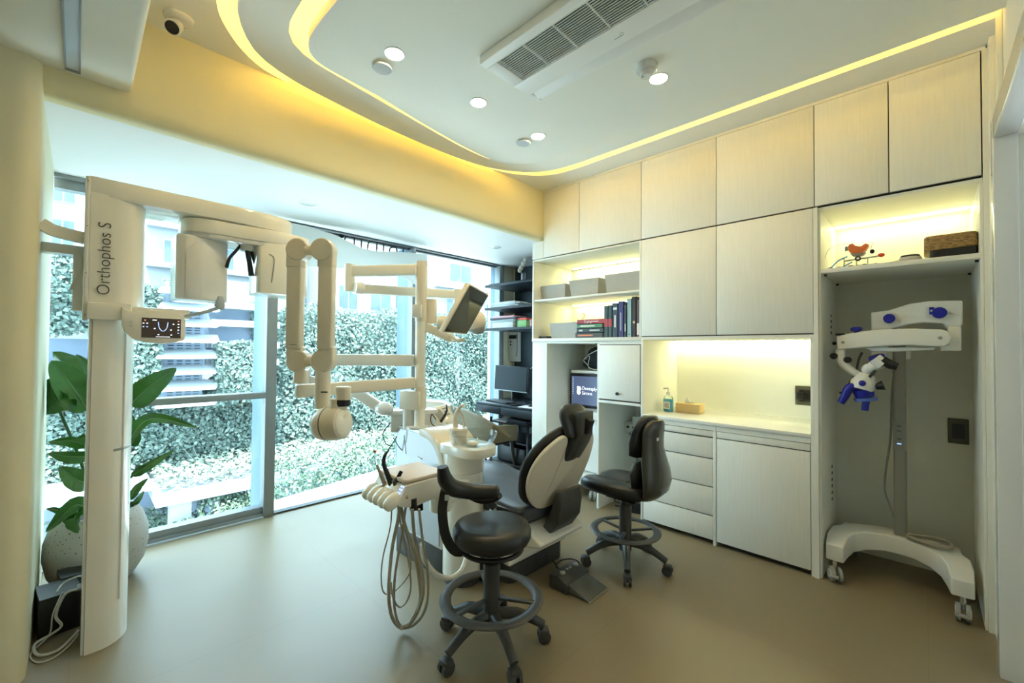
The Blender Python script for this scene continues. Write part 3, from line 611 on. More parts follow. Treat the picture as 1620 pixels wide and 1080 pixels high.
a = P(322, 790, d=11.5); MB().cyl((a.x, a.y, -6.5), a, .045, n=8).build('pole', ALUL, lp); MB().lathe([(.3, 0), (.05, .16), (.001, .2)], a, n=12).build('cap', ALUL, lp)
# ------------------------------------------------------------------ panoramic x-ray machine
XF = -2.79
xr = thing('xray_machine', 'cream floor-standing panoramic x-ray machine with lettering on its column head', 'x-ray machine', (-2.94, .12, 0))
def colp(e=0):
    h = [(XF+e, .046), (XF+e, .085), (XF-.008+e*.8, .125), (-2.83+e*.5, .165+e*.5), (-2.88, .192+e), (-2.94, .202+e), (-3.00, .192+e), (-3.05-e*.5, .165+e*.5), (-3.082-e*.8, .125), (-3.09-e, .085), (-3.09-e, .046)]
    return [V(p.x, p.y, 0) for p in catmull([(x, y, 0) for x, y in h], 3)]
MB().prism(colp(), (0, 0, 1.56)).build('column', CREAM, xr, smooth=30)
MB().bx(-3.085, XF-.004, .034, .046, 0, 1.56).build('column_back', WHITE, xr, bevel=.004)
mb = MB(); mb.tube([V(p.x, p.y, .93)+V(.0015, 0, 0) for p in [V(-2.80, .13, 0), V(-2.825, .163, 0), V(-2.87, .19, 0)]], .006, 6, k=3); mb.build('band_mark', GREYM, xr)
mb = MB(); mb.bx(-2.83, -2.822, .160, .166, .2, 1.5); mb.build('guide_rail', WHITE, xr)
# carriage (head housing)
cp = [V(p.x, p.y, 1.555) for p in catmull([(XF, .028, 0), (XF, .10, 0), (XF-.004, .145, 0), (-2.815, .19, 0), (-2.87, .225, 0), (-2.94, .238, 0), (-3.01, .225, 0), (-3.07, .18, 0), (-3.09, .10, 0), (-3.09, .028, 0)], 3)]
cg = MB().prism(cp, (0, 0, .60)).build('carriage', CREAM, xr, smooth=30)
MB().bx(-3.10, XF+.003, .010, .028, 1.552, 2.226).build('carriage_back', WHITE, xr, bevel=.006)
mb = MB()
for z in (1.575, 1.77, 1.99, 2.2): mb.cyl((XF+.002, .019, z), (XF+.005, .019, z), .003, n=8)
mb.build('screws', GREYM, xr)
text('lettering', 'Orthophos S', .066, (XF+.006, .080, 1.845), (0, 0, 1), (0, -1, 0), mat('print_grey', (.09, .09, .08), .5), xr, thin=-.0006)
# top arm
ap = catmull([(XF, .02, 0), (XF, .45, 0), (XF-.005, .70, 0), (-2.83, .86, 0), (-2.91, .95, 0), (-3.0, .95, 0), (-3.07, .86, 0), (-3.09, .70, 0), (-3.09, .45, 0), (-3.09, .02, 0)], 3)
MB().prism([V(p.x, p.y, 2.138) for p in ap], (0, 0, .092)).build('top_arm', CREAM, xr, bevel=.006, smooth=30)
# rotor with sensor and tube head
ro = catmull([(-2.80, .62, 0), (-2.80, .50, 0), (-2.84, .405, 0), (-2.94, .375, 0), (-3.03, .40, 0), (-3.07, .50, 0), (-3.06, .72, 0), (-3.02, .98, 0), (-2.95, 1.05, 0), (-2.85, 1.03, 0), (-2.80, .90, 0), (-2.79, .75, 0)], 4, closed=True)
MB().prism([V(p.x, p.y, 2.055) for p in ro], (0, 0, .078)).build('rotor', CREAM, xr, bevel=.008, smooth=30)
r2 = [V(-2.93+(p.x+2.93)*.93, .71+(p.y-.71)*.95, 2.03) for p in ro]
MB().prism(r2, (0, 0, .03)).build('rotor_underside', WHITE, xr, bevel=.008, smooth=30)
sn = MB(); sn.prism([V(x, y, 1.685) for x, y in [(-2.86, .355), (-2.835, .385), (-2.835, .47), (-2.90, .60), (-3.04, .60), (-3.08, .55), (-3.08, .39), (-3.05, .355)]], (0, 0, .355)); sn.build('sensor_head', WHITE, xr, bevel=.012, seg=3)
MB().prism([V(-2.832, y, z) for y, z in [(.395, 1.70), (.465, 1.70), (.465, 2.0), (.44, 2.0), (.395, 1.95)]], (.004, 0, 0)).build('sensor_cover', WHITE, xr, bevel=.002)
th = MB(); th.prism([V(p.x, p.y, 1.752) for p in catmull([(-2.83, .73, 0), (-2.80, .76, 0), (-2.795, .90, 0), (-2.82, 1.0, 0), (-2.90, 1.04, 0), (-3.0, 1.02, 0), (-3.03, .90, 0), (-3.02, .76, 0), (-2.96, .725, 0)], 4, closed=True)], (0, 0, .31))
th.build('tube_head', CREAM, xr, bevel=.008, smooth=30)
MB().tube([(-2.790, .80, 1.82), (-2.789, .812, 1.95), (-2.792, .80, 1.98), (-2.798, .785, 1.985)], .003, 6, k=3).build('groove', GREYM, xr)
# temple supports and headrest fork
for pts, r in (([(-2.87, .66, 2.04), (-2.865, .63, 1.99), (-2.862, .598, 1.94), (-2.86, .585, 1.885)], .0085), ([(-2.87, .685, 2.04), (-2.865, .69, 1.99), (-2.862, .70, 1.93), (-2.86, .71, 1.855)], .014), ([(-2.88, .70, 2.04), (-2.875, .72, 1.98), (-2.87, .745, 1.90)], .012)):
    s = MB().tube(pts, [r*.8, r, r, r*1.15], 12, k=4).build('temple_support', BLACK, xr)
MB().lathe([(.001, 0), (.03, 0), (.038, .02), (.038, .04), (.001, .045)], (-2.875, .685, 2.0)).build('support_mount', WHITE, xr)
# operating panel with screen
pz = [(.142, 1.62), (.143, 1.535), (.155, 1.50), (.185, 1.468), (.23, 1.450), (.30, 1.444), (.35, 1.452), (.385, 1.466), (.388, 1.50), (.388, 1.57), (.36, 1.592), (.30, 1.607), (.25, 1.613), (.20, 1.60), (.17, 1.60)]
MB().prism([V(-2.775, y, z) for y, z in pz], (.028, 0, 0)).build('control_panel', CREAM, xr, bevel=.005)
MB().bx(-2.80, -2.772, .10, .41, 1.575, 1.625).build('panel_arm', CREAM, xr, bevel=.008)
MB().bx(-2.80, -2.765, .025, .18, 1.555, 1.635).build('panel_arm', CREAM, xr, bevel=.006)
sc_ = MB().bx(-2.7475, -2.7455, .215, .368, 1.474, 1.572).build('screen', SCRD, xr)
def ic(pts, m, name='icon'): MB().tube([V(-2.7448, y, z) for y, z in pts], .0016, 5, k=3).build(name, m, sc_)
ic([(.278, 1.553), (.282, 1.525), (.292, 1.510), (.302, 1.510), (.312, 1.525), (.316, 1.553)], LEDB)
for y, z, m in [(.228, 1.56, LEDR), (.222, 1.545, LEDW), (.236, 1.545, LEDW), (.222, 1.528, LEDB), (.236, 1.528, LEDB), (.358, 1.56, LEDR), (.358, 1.545, LEDW), (.358, 1.53, LEDW), (.358, 1.515, LEDW), (.358, 1.50, LEDB), (.338, 1.545, LEDW), (.265, 1.52, LEDW), (.328, 1.515, LEDW), (.28, 1.49, LEDW), (.33, 1.49, LEDW)]:
    MB().bx(-2.7455, -2.7445, y-.003, y+.003, z-.002, z+.002).build('icon', m, sc_)
MB().bx(-2.7455, -2.7445, .256, .272, 1.5605, 1.5635).build('icon', LEDW, sc_); MB().bx(-2.7455, -2.7445, .27, .325, 1.4785, 1.4805).build('icon', LEDW, sc_)
for z in (1.548, 1.530): MB().lathe([(.005, 0), (.006, 0), (.006, .001), (.005, .001)], (-2.7469, .176, z), axis=(1, 0, 0), closed=True, n=16).build('button', GREYM, xr)
MB().lathe([(.001, 0), (.006, 0), (.006, .002), (.001, .002)], (-2.768, .163, 1.588), axis=(1, 0, 0), n=4).build('button', GREYM, xr)
hb = catmull([(-2.78, .385, 1.59), (-2.77, .43, 1.603), (-2.76, .49, 1.625), (-2.755, .545, 1.652)], 4)
MB().tube(hb, .0095, 10).build('hand_grip', ALUL, xr)
MB().prism([V(-2.765, y, z) for y, z in [(.527, 1.708), (.550, 1.708), (.560, 1.66), (.556, 1.635), (.540, 1.632), (.510, 1.655)]], (.02, 0, 0)).build('chin_rest', ALUL, xr, bevel=.004)
# wall brackets
MB().tube([(-2.87, -.13, 1.985), (-2.87, -.11, 1.972), (-2.87, -.08, 1.958), (-2.87, .012, 1.943)], 1, k=3, sec=[(-.022, -.026), (.022, -.026), (.022, .026), (-.022, .026)], up=(0, 0, 1)).build('wall_bracket', CREAM, xr, bevel=.003)
mb = MB(); mb.bx(-3.02, -2.93, -.13, .012, 1.87, 1.915); mb.bx(-3.02, -2.93, -.025, .012, 1.60, 1.875); mb.build('wall_bracket', WHITE, xr, bevel=.005)
MB().tube([(-2.92, -.02, 1.90), (-2.91, .003, 1.86), (-2.91, .004, 1.80), (-2.92, -.02, 1.74), (-2.93, -.03, 1.70)], .004, 8, k=4).build('cable', CABLE, xr)
# black control boxes and their cables on the floor at the pillar
b1 = thing('power_box', 'black box on the floor between the left pillar and the x-ray column', 'power supply', (-3.15, -.03, 0))
MB().box((-3.19, -.045, .095), (.20, .15, .19), Euler((0, 0, .12))).build('housing', BLACK, b1, bevel=.004)
MB().box((-3.19, -.045, .1905), (.196, .146, .002), Euler((0, 0, .12))).build('lid', GREYP, b1)
b2 = thing('power_box', 'second black box behind the first one, below the terrazzo plant pot', 'power supply', (-3.28, 0, 0))
MB().box((-3.36, .06, .10), (.15, .22, .20), Euler((0, 0, .12))).build('housing', BLACK, b2, bevel=.004)
def cable(pts, r, lb, m=CABLE): return tag(MB().tube(pts, r, 8, k=6).build('cable', m), lb, 'cable')
cable([(-3.05, .03, .21), (-3.06, -.02, .20), (-3.06, -.05, .11), (-3.04, -.03, .06), (-3.05, -.06, .03), (-3.02, -.115, .02), (-2.93, -.10, .008), (-2.91, -.04, .008), (-2.95, .01, .03), (-2.96, .03, .05)], .006, 'thick white cable looping over the floor beside the x-ray column')
cable([(-3.07, -.03, .21), (-3.06, -.06, .12), (-3.05, -.07, .03), (-2.97, -.125, .006), (-2.87, -.10, .006), (-2.86, -.05, .006), (-2.90, .0, .02), (-2.94, .03, .04)], .003, 'thin grey cable making the widest loop on the floor by the pillar')
cable([(-3.08, .05, .25), (-3.13, .02, .245), (-3.15, -.03, .22), (-3.12, -.05, .20)], .004, 'short white lead with a red end plugged into the x-ray column', CABLE)
cable([(-3.95, -.10, .16), (-3.8, -.10, .13), (-3.6, -.09, .16), (-3.44, -.03, .22)], .007, 'white cable running from the window to the rear black box')
MB().box((-3.06, .035, .215), (.06, .03, .012)).build('connector', GREYM, b1, bevel=.002)

# ------------------------------------------------------------------ potted plant
PC = V(-3.62, .11, 0)
pl = thing('potted_plant', 'large-leaved green plant in a speckled terrazzo pot behind the x-ray column', 'plant', PC)
MB().lathe([(.001, 0), (.13, 0), (.17, .02), (.215, .10), (.235, .20), (.232, .29), (.205, .385), (.175, .43), (.165, .43), (.165, .40), (.001, .40)], PC, n=48).build('pot', TERR, pl)
MB().lathe([(.001, .375), (.165, .375), (.165, .405), (.001, .408)], PC).build('soil', SOIL, pl)
def leaf(base, mid, tip, width, roll=0, fold=.35, n=14):
    "broad blade along a curved midrib with waved edges and pleated veins"
    c = catmull([base, mid, tip], n//2); mb = MB(); N = len(c); rows = []
    for i, p in enumerate(c):
        t = i/(N-1); a = c[max(i-1, 0)]; b = c[min(i+1, N-1)]; d = (b-a).normalized()
        sd = d.cross(V(.95, -.25, .1)).normalized(); sd = Matrix.Rotation(roll*.8, 3, d) @ sd; up = sd.cross(d)
        wd = width*math.sin(PI*min(1, t*.96+.04)**.72)**.85*.5+.0005
        row = []
        for k in range(-5, 6):
            s = k/5; h = abs(s)*wd*fold + .010*wd/.1*math.sin(t*26+abs(s)*2.5)*abs(s)
            q_ = p+sd*(s*wd)+up*h; row.append(V(max(q_.x, -3.96), max(q_.y, -.12), q_.z))
        rows.append(row)
    for i in range(N):
        mb.v += rows[i]
    for i in range(N-1):
        for k in range(10): mb.f.append((i*11+k, i*11+k+1, (i+1)*11+k+1, (i+1)*11+k))
    return mb, c
lf = [((90, 640), (112, 595), (68, 556), .24, 3.75, 1.2), ((138, 648), (112, 608), (78, 570), .17, 3.55, .5), ((104, 648), (84, 625), (66, 598), .24, 3.6, -.6),
      ((206, 640), (236, 612), (279, 582), .15, 3.6, .3), ((206, 694), (240, 662), (312, 676), .075, 3.55, -.5), ((210, 752), (236, 735), (276, 712), .06, 3.6, .5), ((205, 790), (217, 770), (234, 756), .05, 3.55, .7), ((205, 800), (216, 792), (228, 776), .04, 3.6, .7),
      ((139, 705), (112, 697), (70, 700), .07, 3.5, -.5), ((140, 722), (110, 722), (66, 718), .075, 3.5, -.3), ((140, 765), (118, 757), (94, 738), .12, 3.5, .6),
      ((140, 806), (118, 800), (72, 842), .09, 3.42, .4), ((128, 802), (118, 822), (124, 843), .10, 3.40, .7), ((100, 812), (88, 806), (70, 805), .03, 3.45, 0), ((140, 640), (150, 600), (120, 560), .10, 3.65, .8), ((206, 705), (212, 690), (208, 655), .07, 3.7, .5), ((180, 700), (190, 640), (200, 600), .12, 3.8, .5), ((120, 700), (136, 690), (142, 680), .05, 3.6, .4)]
for k, (a, b, c, wd, x, rl) in enumerate(lf):
    A, B, C_ = P(*a, x=-x), P(*b, x=-x+.03), P(*c, x=-x-.02 if k % 2 else -x+.05)
    A.x = max(A.x, -3.93); C_.x = max(C_.x, -3.94); B.x = max(B.x, -3.93)
    for q in (A, B, C_): q.y = max(q.y, -.105)
    mb, c = leaf(A, B, C_, wd, rl); lo = mb.build('leaf', LEAF, pl, smooth=80)
    MB().tube(c, [.004*(1-.8*i/(len(c)-1)) for i in range(len(c))], 6).build('midrib', LEAFB, lo)
    if k in (0, 1, 3, 4, 5, 6, 8, 9, 11, 14, 16):
        st = MB().tube([PC+V(rnd.uniform(-.05, .05), rnd.uniform(-.05, .05), .40), (PC+V(0, 0, .40)).lerp(A, .5)+V(0, .0, .03), A], .008, 8, k=5); st.build('stem', STEM, pl)
# ------------------------------------------------------------------ dental unit
du = thing('dental_unit', 'white and cream dental treatment unit with spittoon bowl, arms and instrument tray', 'dental unit', (-2.4, 1.75, 0))
cr = [V(-2.70, 1.60, .18), V(-2.70, 1.60, .886), V(-2.36, 1.60, .886)]+[V(-2.36+.20*math.sin(math.radians(a)), 1.60, .686+.20*math.cos(math.radians(a))) for a in range(10, 91, 10)]+[V(-2.16, 1.60, .18)]
MB().prism(cr, (0, .30, 0)).build('body', WHITE, du, bevel=.006, smooth=30)
MB().bx(-2.695, -2.165, 1.604, 1.90, 0, .18).build('plinth', GREYP, du, bevel=.003)
c2 = [p+V(.012, .02, .012) for p in cr if p.z > .2]
sh = [V(-2.68, 1.592, .50), V(-2.68, 1.592, .868), V(-2.36, 1.592, .868)]+[V(-2.36+.182*math.sin(math.radians(a)), 1.592, .686+.182*math.cos(math.radians(a))) for a in range(10, 91, 10)]+[V(-2.178, 1.592, .50)]
MB().prism([p+V(0, 0, 0) if p.z > .55 else V(p.x, p.y, .20) for p in sh], (0, .01, 0)).build('front_panel', mat('gloss_white', (.38, .42, .45), .06, noise=.02, coat=1), du, smooth=30)
mb = MB(); mb.bar((-2.42, 1.589, .712), (-2.37, 1.589, .708), .004, .006); mb.build('panel_handle', STEEL, du)
# curved shoulder and spittoon column
shd = [V(-2.40, 0, .905)]+[V(-2.36+.235*math.sin(math.radians(a)), 0, .67+.235*math.cos(math.radians(a))) for a in range(0, 91, 10)]+[V(-2.125, 0, .62), V(-2.175, 0, .62)]+[V(-2.36+.185*math.sin(math.radians(a)), 0, .67+.185*math.cos(math.radians(a))) for a in range(90, -1, -10)]+[V(-2.40, 0, .86)]
MB().prism([p+V(0, 1.585, 0) for p in shd], (0, .30, 0)).build('shoulder', SHELLC, du, bevel=.006, smooth=30)
MB().lathe([(.001, 0), (.125, 0), (.125, .60), (.12, .62), (.001, .62)], (-2.085, 1.71, .05), n=40).build('column', CREAM, du)
MB().lathe([(.001, 0), (.115, 0), (.115, .05), (.001, .05)], (-2.085, 1.71, 0), n=40).build('column_foot', GREYP, du)
MB().prism([V(p[0]-2.10, p[1]+1.715, .66) for p in rr(.27, .25, .12)], (0, 0, .15)).build('spittoon_neck', CREAM, du, bevel=.02, seg=3, smooth=40)
BC = V(-1.88, 1.70, .765)
MB().prism([V(x-.095, y-.005, .79) for x, y in [(p.x, p.y) for p in catmull([(-2.08, 1.60, 0), (-1.95, 1.585, 0), (-1.82, 1.59, 0), (-1.755, 1.65, 0), (-1.76, 1.76, 0), (-1.83, 1.83, 0), (-1.95, 1.84, 0), (-2.08, 1.83, 0)], 4, closed=True)]], (0, 0, .055)).build('bowl_support', CREAM, du, bevel=.006, smooth=30)
BC = V(-1.965, 1.695, .847)
MB().lathe([(.001, .0), (.075, .0), (.105, .018), (.128, .055), (.134, .078), (.137, .080), (.137, .074), (.130, .05), (.109, .014), (.078, -.004), (.001, -.004)], BC, n=48).build('spittoon_bowl', CLEARG, du)
MB().ell(BC+V(-.02, 0, .012), (.045, .035, .014)).build('bowl_strainer', CREAM, du)
TC = V(-2.075, 1.66, .82)
MB().lathe([(.001, 0), (.052, 0), (.048, .05), (.046, .075), (.056, .08), (.057, .115), (.05, .125), (.001, .128)], TC, n=28).build('cup_filler', SHELLC, du)
MB().tube([TC+V(-.02, -.01, .12), TC+V(-.022, -.01, .17), TC+V(-.015, -.005, .22), TC+V(.005, .01, .255), TC+V(.03, .02, .262)], [.018, .015, .012, .010, .013], 12, k=4).build('tap_spout', SHELLC, du)
MB().tube([TC+V(.01, .03, .12), TC+V(.012, .035, .165), TC+V(.0, .02, .21), TC+V(-.015, 0, .225)], .007, 10, k=4).build('tap_loop', SHELLC, du)
# pole
PX, PY = -2.50, 1.655
MB().cyl((PX, PY, .88), (PX, PY, 2.03), .037, n=28).build('pole', CREAM, du)
MB().cyl((PX-.085, PY-.03, .88), (PX-.085, PY-.03, 1.14), .044, n=28).build('pole_sleeve', WHITE, du)
MB().cyl((PX-.01, PY-.01, .884), (PX-.01, PY-.01, .90), .075, n=32).build('pole_base', WHITE, du)
for a, b in ((1.62, 2.035), (1.02, 1.17)): MB().cyl((PX, PY, a), (PX, PY, b), .040, n=28).build('pole_collar', SHELLC, du)
MB().box((PX-.055, PY-.02, 1.075), (.17, .09, .13), Euler((0, 0, .35))).build('pole_bracket', SHELLC, du, bevel=.01)
MB().box(P(660, 492, d=2.88), (.06, .03, .09), Euler((0, 0, .77))).build('pole_clamp', WHITE, du, bevel=.004)
# arms: monitor arm pair
def arm(a, b, w_, h, name='arm', m=CREAM, cap=True):
    mb = MB(); a, b = V(a), V(b); mb.bar(a, b, w_, h)
    o = mb.build(name, m, du, bevel=min(w_, h)*.22, seg=3); return o
m0 = P(660, 430, d=2.92); m0.z = 1.975; m1 = P(553, 430, d=2.95); m1.z = 1.965
arm(m0, m1, .05, .075, 'monitor_arm'); MB().cyl(m1+V(0, 0, .05), m1+V(0, 0, -.14), .036, n=24).build('arm_joint', CREAM, du)
n0 = P(556, 456, d=2.95); n1 = P(724, 466, d=3.15)
arm(n0, n1, .045, .065, 'monitor_arm'); MB().cyl(P(567, 456, d=2.93)+V(0, -.03, 0), P(567, 456, d=2.93)+V(0, .03, 0), .042, n=24).build('arm_joint', CREAM, du)
MB().cyl(n1+V(0, 0, .04), n1+V(0, 0, -.17), .034, n=24).build('arm_joint', CREAM, du)
# monitor
A, B_, D_, C_ = P(743, 448, d=2.78), P(700, 526, d=2.70), P(739, 529, d=2.86), P(774, 466, d=2.98)
nrm = (B_-A).cross(C_-A).normalized()
if nrm.dot(V(0, 0, H)-A) < 0: nrm = -nrm
mo = MB().prism([A, B_, D_, C_], nrm*-.04).build('monitor', SHELLC, du, bevel=.006)
def bil(u, v): return A.lerp(C_, u).lerp(B_.lerp(D_, u), v)
MB().prism([bil(.05, .03), bil(.05, .97), bil(.97, .97), bil(.97, .03)], nrm*.0015).build('screen', MIR, mo)
# operating lamp behind the monitor
l0 = P(681, 478, d=2.98); l1 = P(681, 512, d=2.98)
MB().cyl(l0+V(0, 0, .02), l1, .044, n=24).build('lamp_joint', SHELLC, du)
arm(P(672, 516, d=2.95), P(716, 536, d=2.95), .06, .06, 'lamp_arm', SHELLC)
MB().cyl(P(703, 513, d=2.97)+V(.03, .03, 0), P(703, 513, d=2.97)-V(.03, .03, 0), .06, n=24).build('lamp_joint', SHELLC, du)
MB().tube([P(705, 518, d=3.0), P(725, 505, d=3.1), P(745, 500, d=3.2)], [.03, .03, .03], 14, k=3).build('lamp_yoke', SHELLC, du)
MB().ell(P(749, 507, d=3.2), (.10, .055, .085), rot=Euler((0, .3, .6))).build('lamp_head', SHELLC, du)
MB().ell(P(752, 519, d=3.2), (.075, .04, .045), rot=Euler((0, .2, .6))).build('lamp_cover', GREYM, du)
MB().tube([P(712, 530, d=2.9), P(722, 538, d=2.9), P(736, 537, d=2.9)], .012, 10, k=3).build('lamp_handle', SHELLC, du)
# scissor x-ray arm
x0_ = V(PX, PY-.03, 1.155); xs = V(-2.50, .90, 1.175)
a0 = P(655, 605, d=2.9); a1 = P(467, 619, d=2.36)
arm(a0, a1, .05, .075, 'xray_arm', SHELLC)
def vert(px, dd, y0_, y1_, w_, nm):
    a, b = P(px, y0_, d=dd), P(px, y1_, d=dd); b.x, b.y = a.x, a.y
    R = Matrix((RT.copy(), V(-RT.y, RT.x, 0).normalized(), V(0, 0, 1))).transposed()
    mb = MB(); mb.box((a+b)/2, (w_, w_*.75, abs(a.z-b.z)), R); return mb.build(nm, SHELLC, du, bevel=.008, seg=3)
def knuckle(px, py, dd, r, side, nm='xray_joint'):
    "round elbow: disc and short square sleeve"
    c = P(px, py, d=dd); f = V(FW.x, FW.y, 0).normalized()
    MB().lathe([(.001, -.036), (r-.006, -.036), (r, -.030), (r, .030), (r-.006, .036), (.001, .036)], c, axis=f, n=32).build(nm, SHELLC, du, smooth=40)
for px, dd, sx in ((468.5, 2.34, 1), (518, 2.30, -1)):
    vert(px, dd, 418, 552, .078, 'xray_arm')
    vert(px, dd, 398, 424, .083, 'xray_joint'); vert(px, dd, 548, 572, .083, 'xray_joint')
    knuckle(px+sx*5.5, 396, dd, .062, sx); knuckle(px+sx*5.5, 571, dd, .061, sx)
for py in (397, 572):
    q = P(493, py, d=2.32); MB().cyl(q-RT*.03, q+RT*.03, .028, n=20).build('xray_pin', SHELLC, du)
q = P(475, 590, d=2.34); MB().lathe([(.001, .05), (.030, .05), (.030, 0), (.036, -.01), (.036, -.065), (.001, -.065)], q+V(0, 0, .01)).build('xray_swivel', SHELLC, du)
q = P(511, 590, d=2.30); MB().lathe([(.001, .05), (.034, .05), (.038, 0), (.040, -.03), (.040, -.20), (.001, -.20)], q+V(0, 0, .01)).build('xray_swivel', SHELLC, du)
mb = MB(); mb.box(P(513, 620, d=2.26), (.035, .004, .006), Euler((0, 0, .77))); mb.build('brand_mark', BLACK, du)
text('brand_mark', 'HELIODENT', .007, P(464, 545, d=2.285), RT, (0, 0, 1), BLACK, du)
# tube head
tc = P(520, 670, d=2.22); ax = (RT*.97-FW*.22+UP*.10).normalized()
MB().lathe([(.001, -.085), (.045, -.08), (.07, -.062), (.084, -.035), (.088, -.005), (.088, .0)], tc, axis=ax, n=40).build('xray_tube_head', SHELLC, du)
MB().lathe([(.088, .0), (.0885, .001), (.0885, .005), (.088, .006)], tc, axis=ax, n=40).build('xray_seam', BLACK, du)
MB().lathe([(.001, .006), (.088, .006), (.088, .06), (.082, .085), (.070, .094), (.001, .094)], tc, axis=ax, n=40).build('xray_tube_head', SHELLC, du)
MB().lathe([(.001, .0945), (.068, .0945), (.062, .098), (.001, .098)], tc, axis=ax, n=40).build('xray_face', CREAM, du)
nk = P(534, 650, d=2.22)
MB().lathe([(.055, -.03), (.045, .0), (.040, .03), (.040, .065), (.001, .065)], nk, n=28).build('xray_neck', SHELLC, du)
tp = P(543, 628, d=2.22)
MB().lathe([(.038, -.032), (.040, -.03), (.040, 0), (.038, .002)], P(542, 632, d=2.22)+V(0, 0, 0), n=28).build('neck_ring', BLACK, du)
MB().lathe([(.036, -.02), (.038, .0), (.039, .05), (.034, .056), (.001, .057)], tp, n=28).build('neck_cap', SHELLC, du)
nk2 = MB().tube([P(532, 655, d=2.22), P(536, 645, d=2.22), P(541, 634, d=2.22)], [.05, .042, .036], 20, k=3).build('xray_neck', SHELLC, du)
# assistant arm and console
b0 = P(655, 568, d=2.9); b1 = P(485, 568, d=2.95); b0.z = b1.z = 1.35
arm(b0, b1, .05, .08, 'assistant_arm', WHITE)
q = P(480, 575, d=2.95); MB().cyl(q+V(0, 0, .03), q+V(0, 0, -.15), .05, n=24).build('assistant_joint', WHITE, du)
arm(P(482, 598, d=2.95), P(570, 625, d=3.05), .05, .06, 'assistant_arm', WHITE); arm(P(560, 617, d=3.02), P(606, 648, d=3.0), .055, .075, 'assistant_arm', WHITE)
MB().ell(P(607, 646, d=3.0), (.09, .06, .05)).build('assistant_joint', WHITE, du)
A_, B2 = P(612, 652, d=2.98), P(692, 652, d=3.1)
dv = (B2-A_); dv.z = 0; L = dv.length; dv.normalize(); sd = V(-dv.y, dv.x, 0); R = Matrix((dv, sd, V(0, 0, 1))).transposed(); cc_ = (A_+B2)/2+sd*.08
MB().box(cc_+V(0, 0, .0), (L, .20, .035), R).build('console_top', WHITE, du, bevel=.012, seg=3)
MB().box(cc_+V(0, 0, -.075), (L*.86, .16, .13), R).build('console_body', WHITE, du, bevel=.015, seg=3)
MB().box(cc_+V(0, 0, -.15)-dv*.06, (L*.25, .12, .10), R).build('console_foot', WHITE, du, bevel=.01)
for pts in ([(618, 668), (606, 685), (611, 702), (622, 706)], [(628, 690), (622, 700), (614, 712), (609, 724)], [(622, 692), (632, 708), (640, 714), (646, 716)], [(690, 664), (683, 655), (682, 668), (690, 676)], [(640, 712), (638, 722), (643, 735), (652, 745)]):
    MB().tube([P(x, y, d=2.95) for x, y in pts], .0035, 6, k=5).build('console_cable', BLACK, du)
# instrument tray with handpieces
tn = [V(-2.03, 1.12, .80), V(-2.03, 1.34, .80), V(-1.775, 1.34, .80), V(-1.775, 1.12, .80)]
def rquad(x0, x1, y0, y1, z, r=.02): return [V((x0+x1)/2+a, (y0+y1)/2+b, z) for a, b in rr(x1-x0, y1-y0, r)]
MB().prism(rquad(-2.03, -1.775, 1.10, 1.34, .785), (0, 0, .018)).build('tray_mat', mat('pink_silicone', (.70, .60, .53), .45, noise=.02), du, bevel=.006, seg=3)
pf = [(1.36, .775), (1.36, .70), (1.20, .675), (1.14, .67), (1.075, .685), (1.06, .70), (1.065, .72), (1.085, .75), (1.10, .77), (1.12, .78)]
pfp = catmull([V(-2.035, y, z) for y, z in pf], 2, closed=True)
MB().prism(pfp, (.27, 0, 0)).build('instrument_table', CREAM, du, bevel=.008, smooth=35)
for i in range(5):
    x = -2.005+.052*i
    MB().ell((x, 1.045, .712), (.028, .048, .032), p=.8, rot=Euler((math.radians(34), 0, 0))).build('instrument_holder', CREAM, du)
for i, (dx, dz) in enumerate(((0, 0), (.012, .012), (.024, .024))):
    for k in range(2): MB().box((-1.800+k*.018, 1.075+dz*.8, .748+dz*1.0), (.008, .008, .002), Euler((math.radians(50), 0, 0))).build('button', LEDB, du)
def stick(pts, r, m, nm): return MB().tube([P(x, y, d=dd) for x, y, dd in pts], r, 12, k=4).build(nm, m, du)
stick([(610, 770, 2.12), (603, 752, 2.13), (596, 735, 2.14)], [.011, .010, .006], HOSE, 'syringe')
stick([(596, 735, 2.14), (594, 725, 2.14), (592, 716, 2.14)], [.004, .003, .003], CLEAR, 'syringe_tip')
MB().ell(P(593.5, 714, d=2.14), (.008, .008, .007)).build('syringe_tip', ORANGE, du)
stick([(620, 768, 2.10), (613, 750, 2.11), (607, 733, 2.12), (609, 720, 2.13), (616, 711, 2.14)], [.015, .012, .011, .008, .002], BLACK, 'handpiece')
stick([(627, 770, 2.08), (627, 762, 2.08), (630, 755, 2.08), (635, 745, 2.09)], [.012, .018, .010, .009], BLACK, 'handpiece')
stick([(638, 773, 2.06), (636, 766, 2.06), (634, 762, 2.07)], [.011, .007, .006], BLACK, 'handpiece')
for px in (654, 664):
    MB().tube([P(px, 788, d=2.0+.01*(px-650)), P(px, 806, d=2.0+.01*(px-650))], [.016, .018], 16).build('hose_sleeve', BLACK, du)
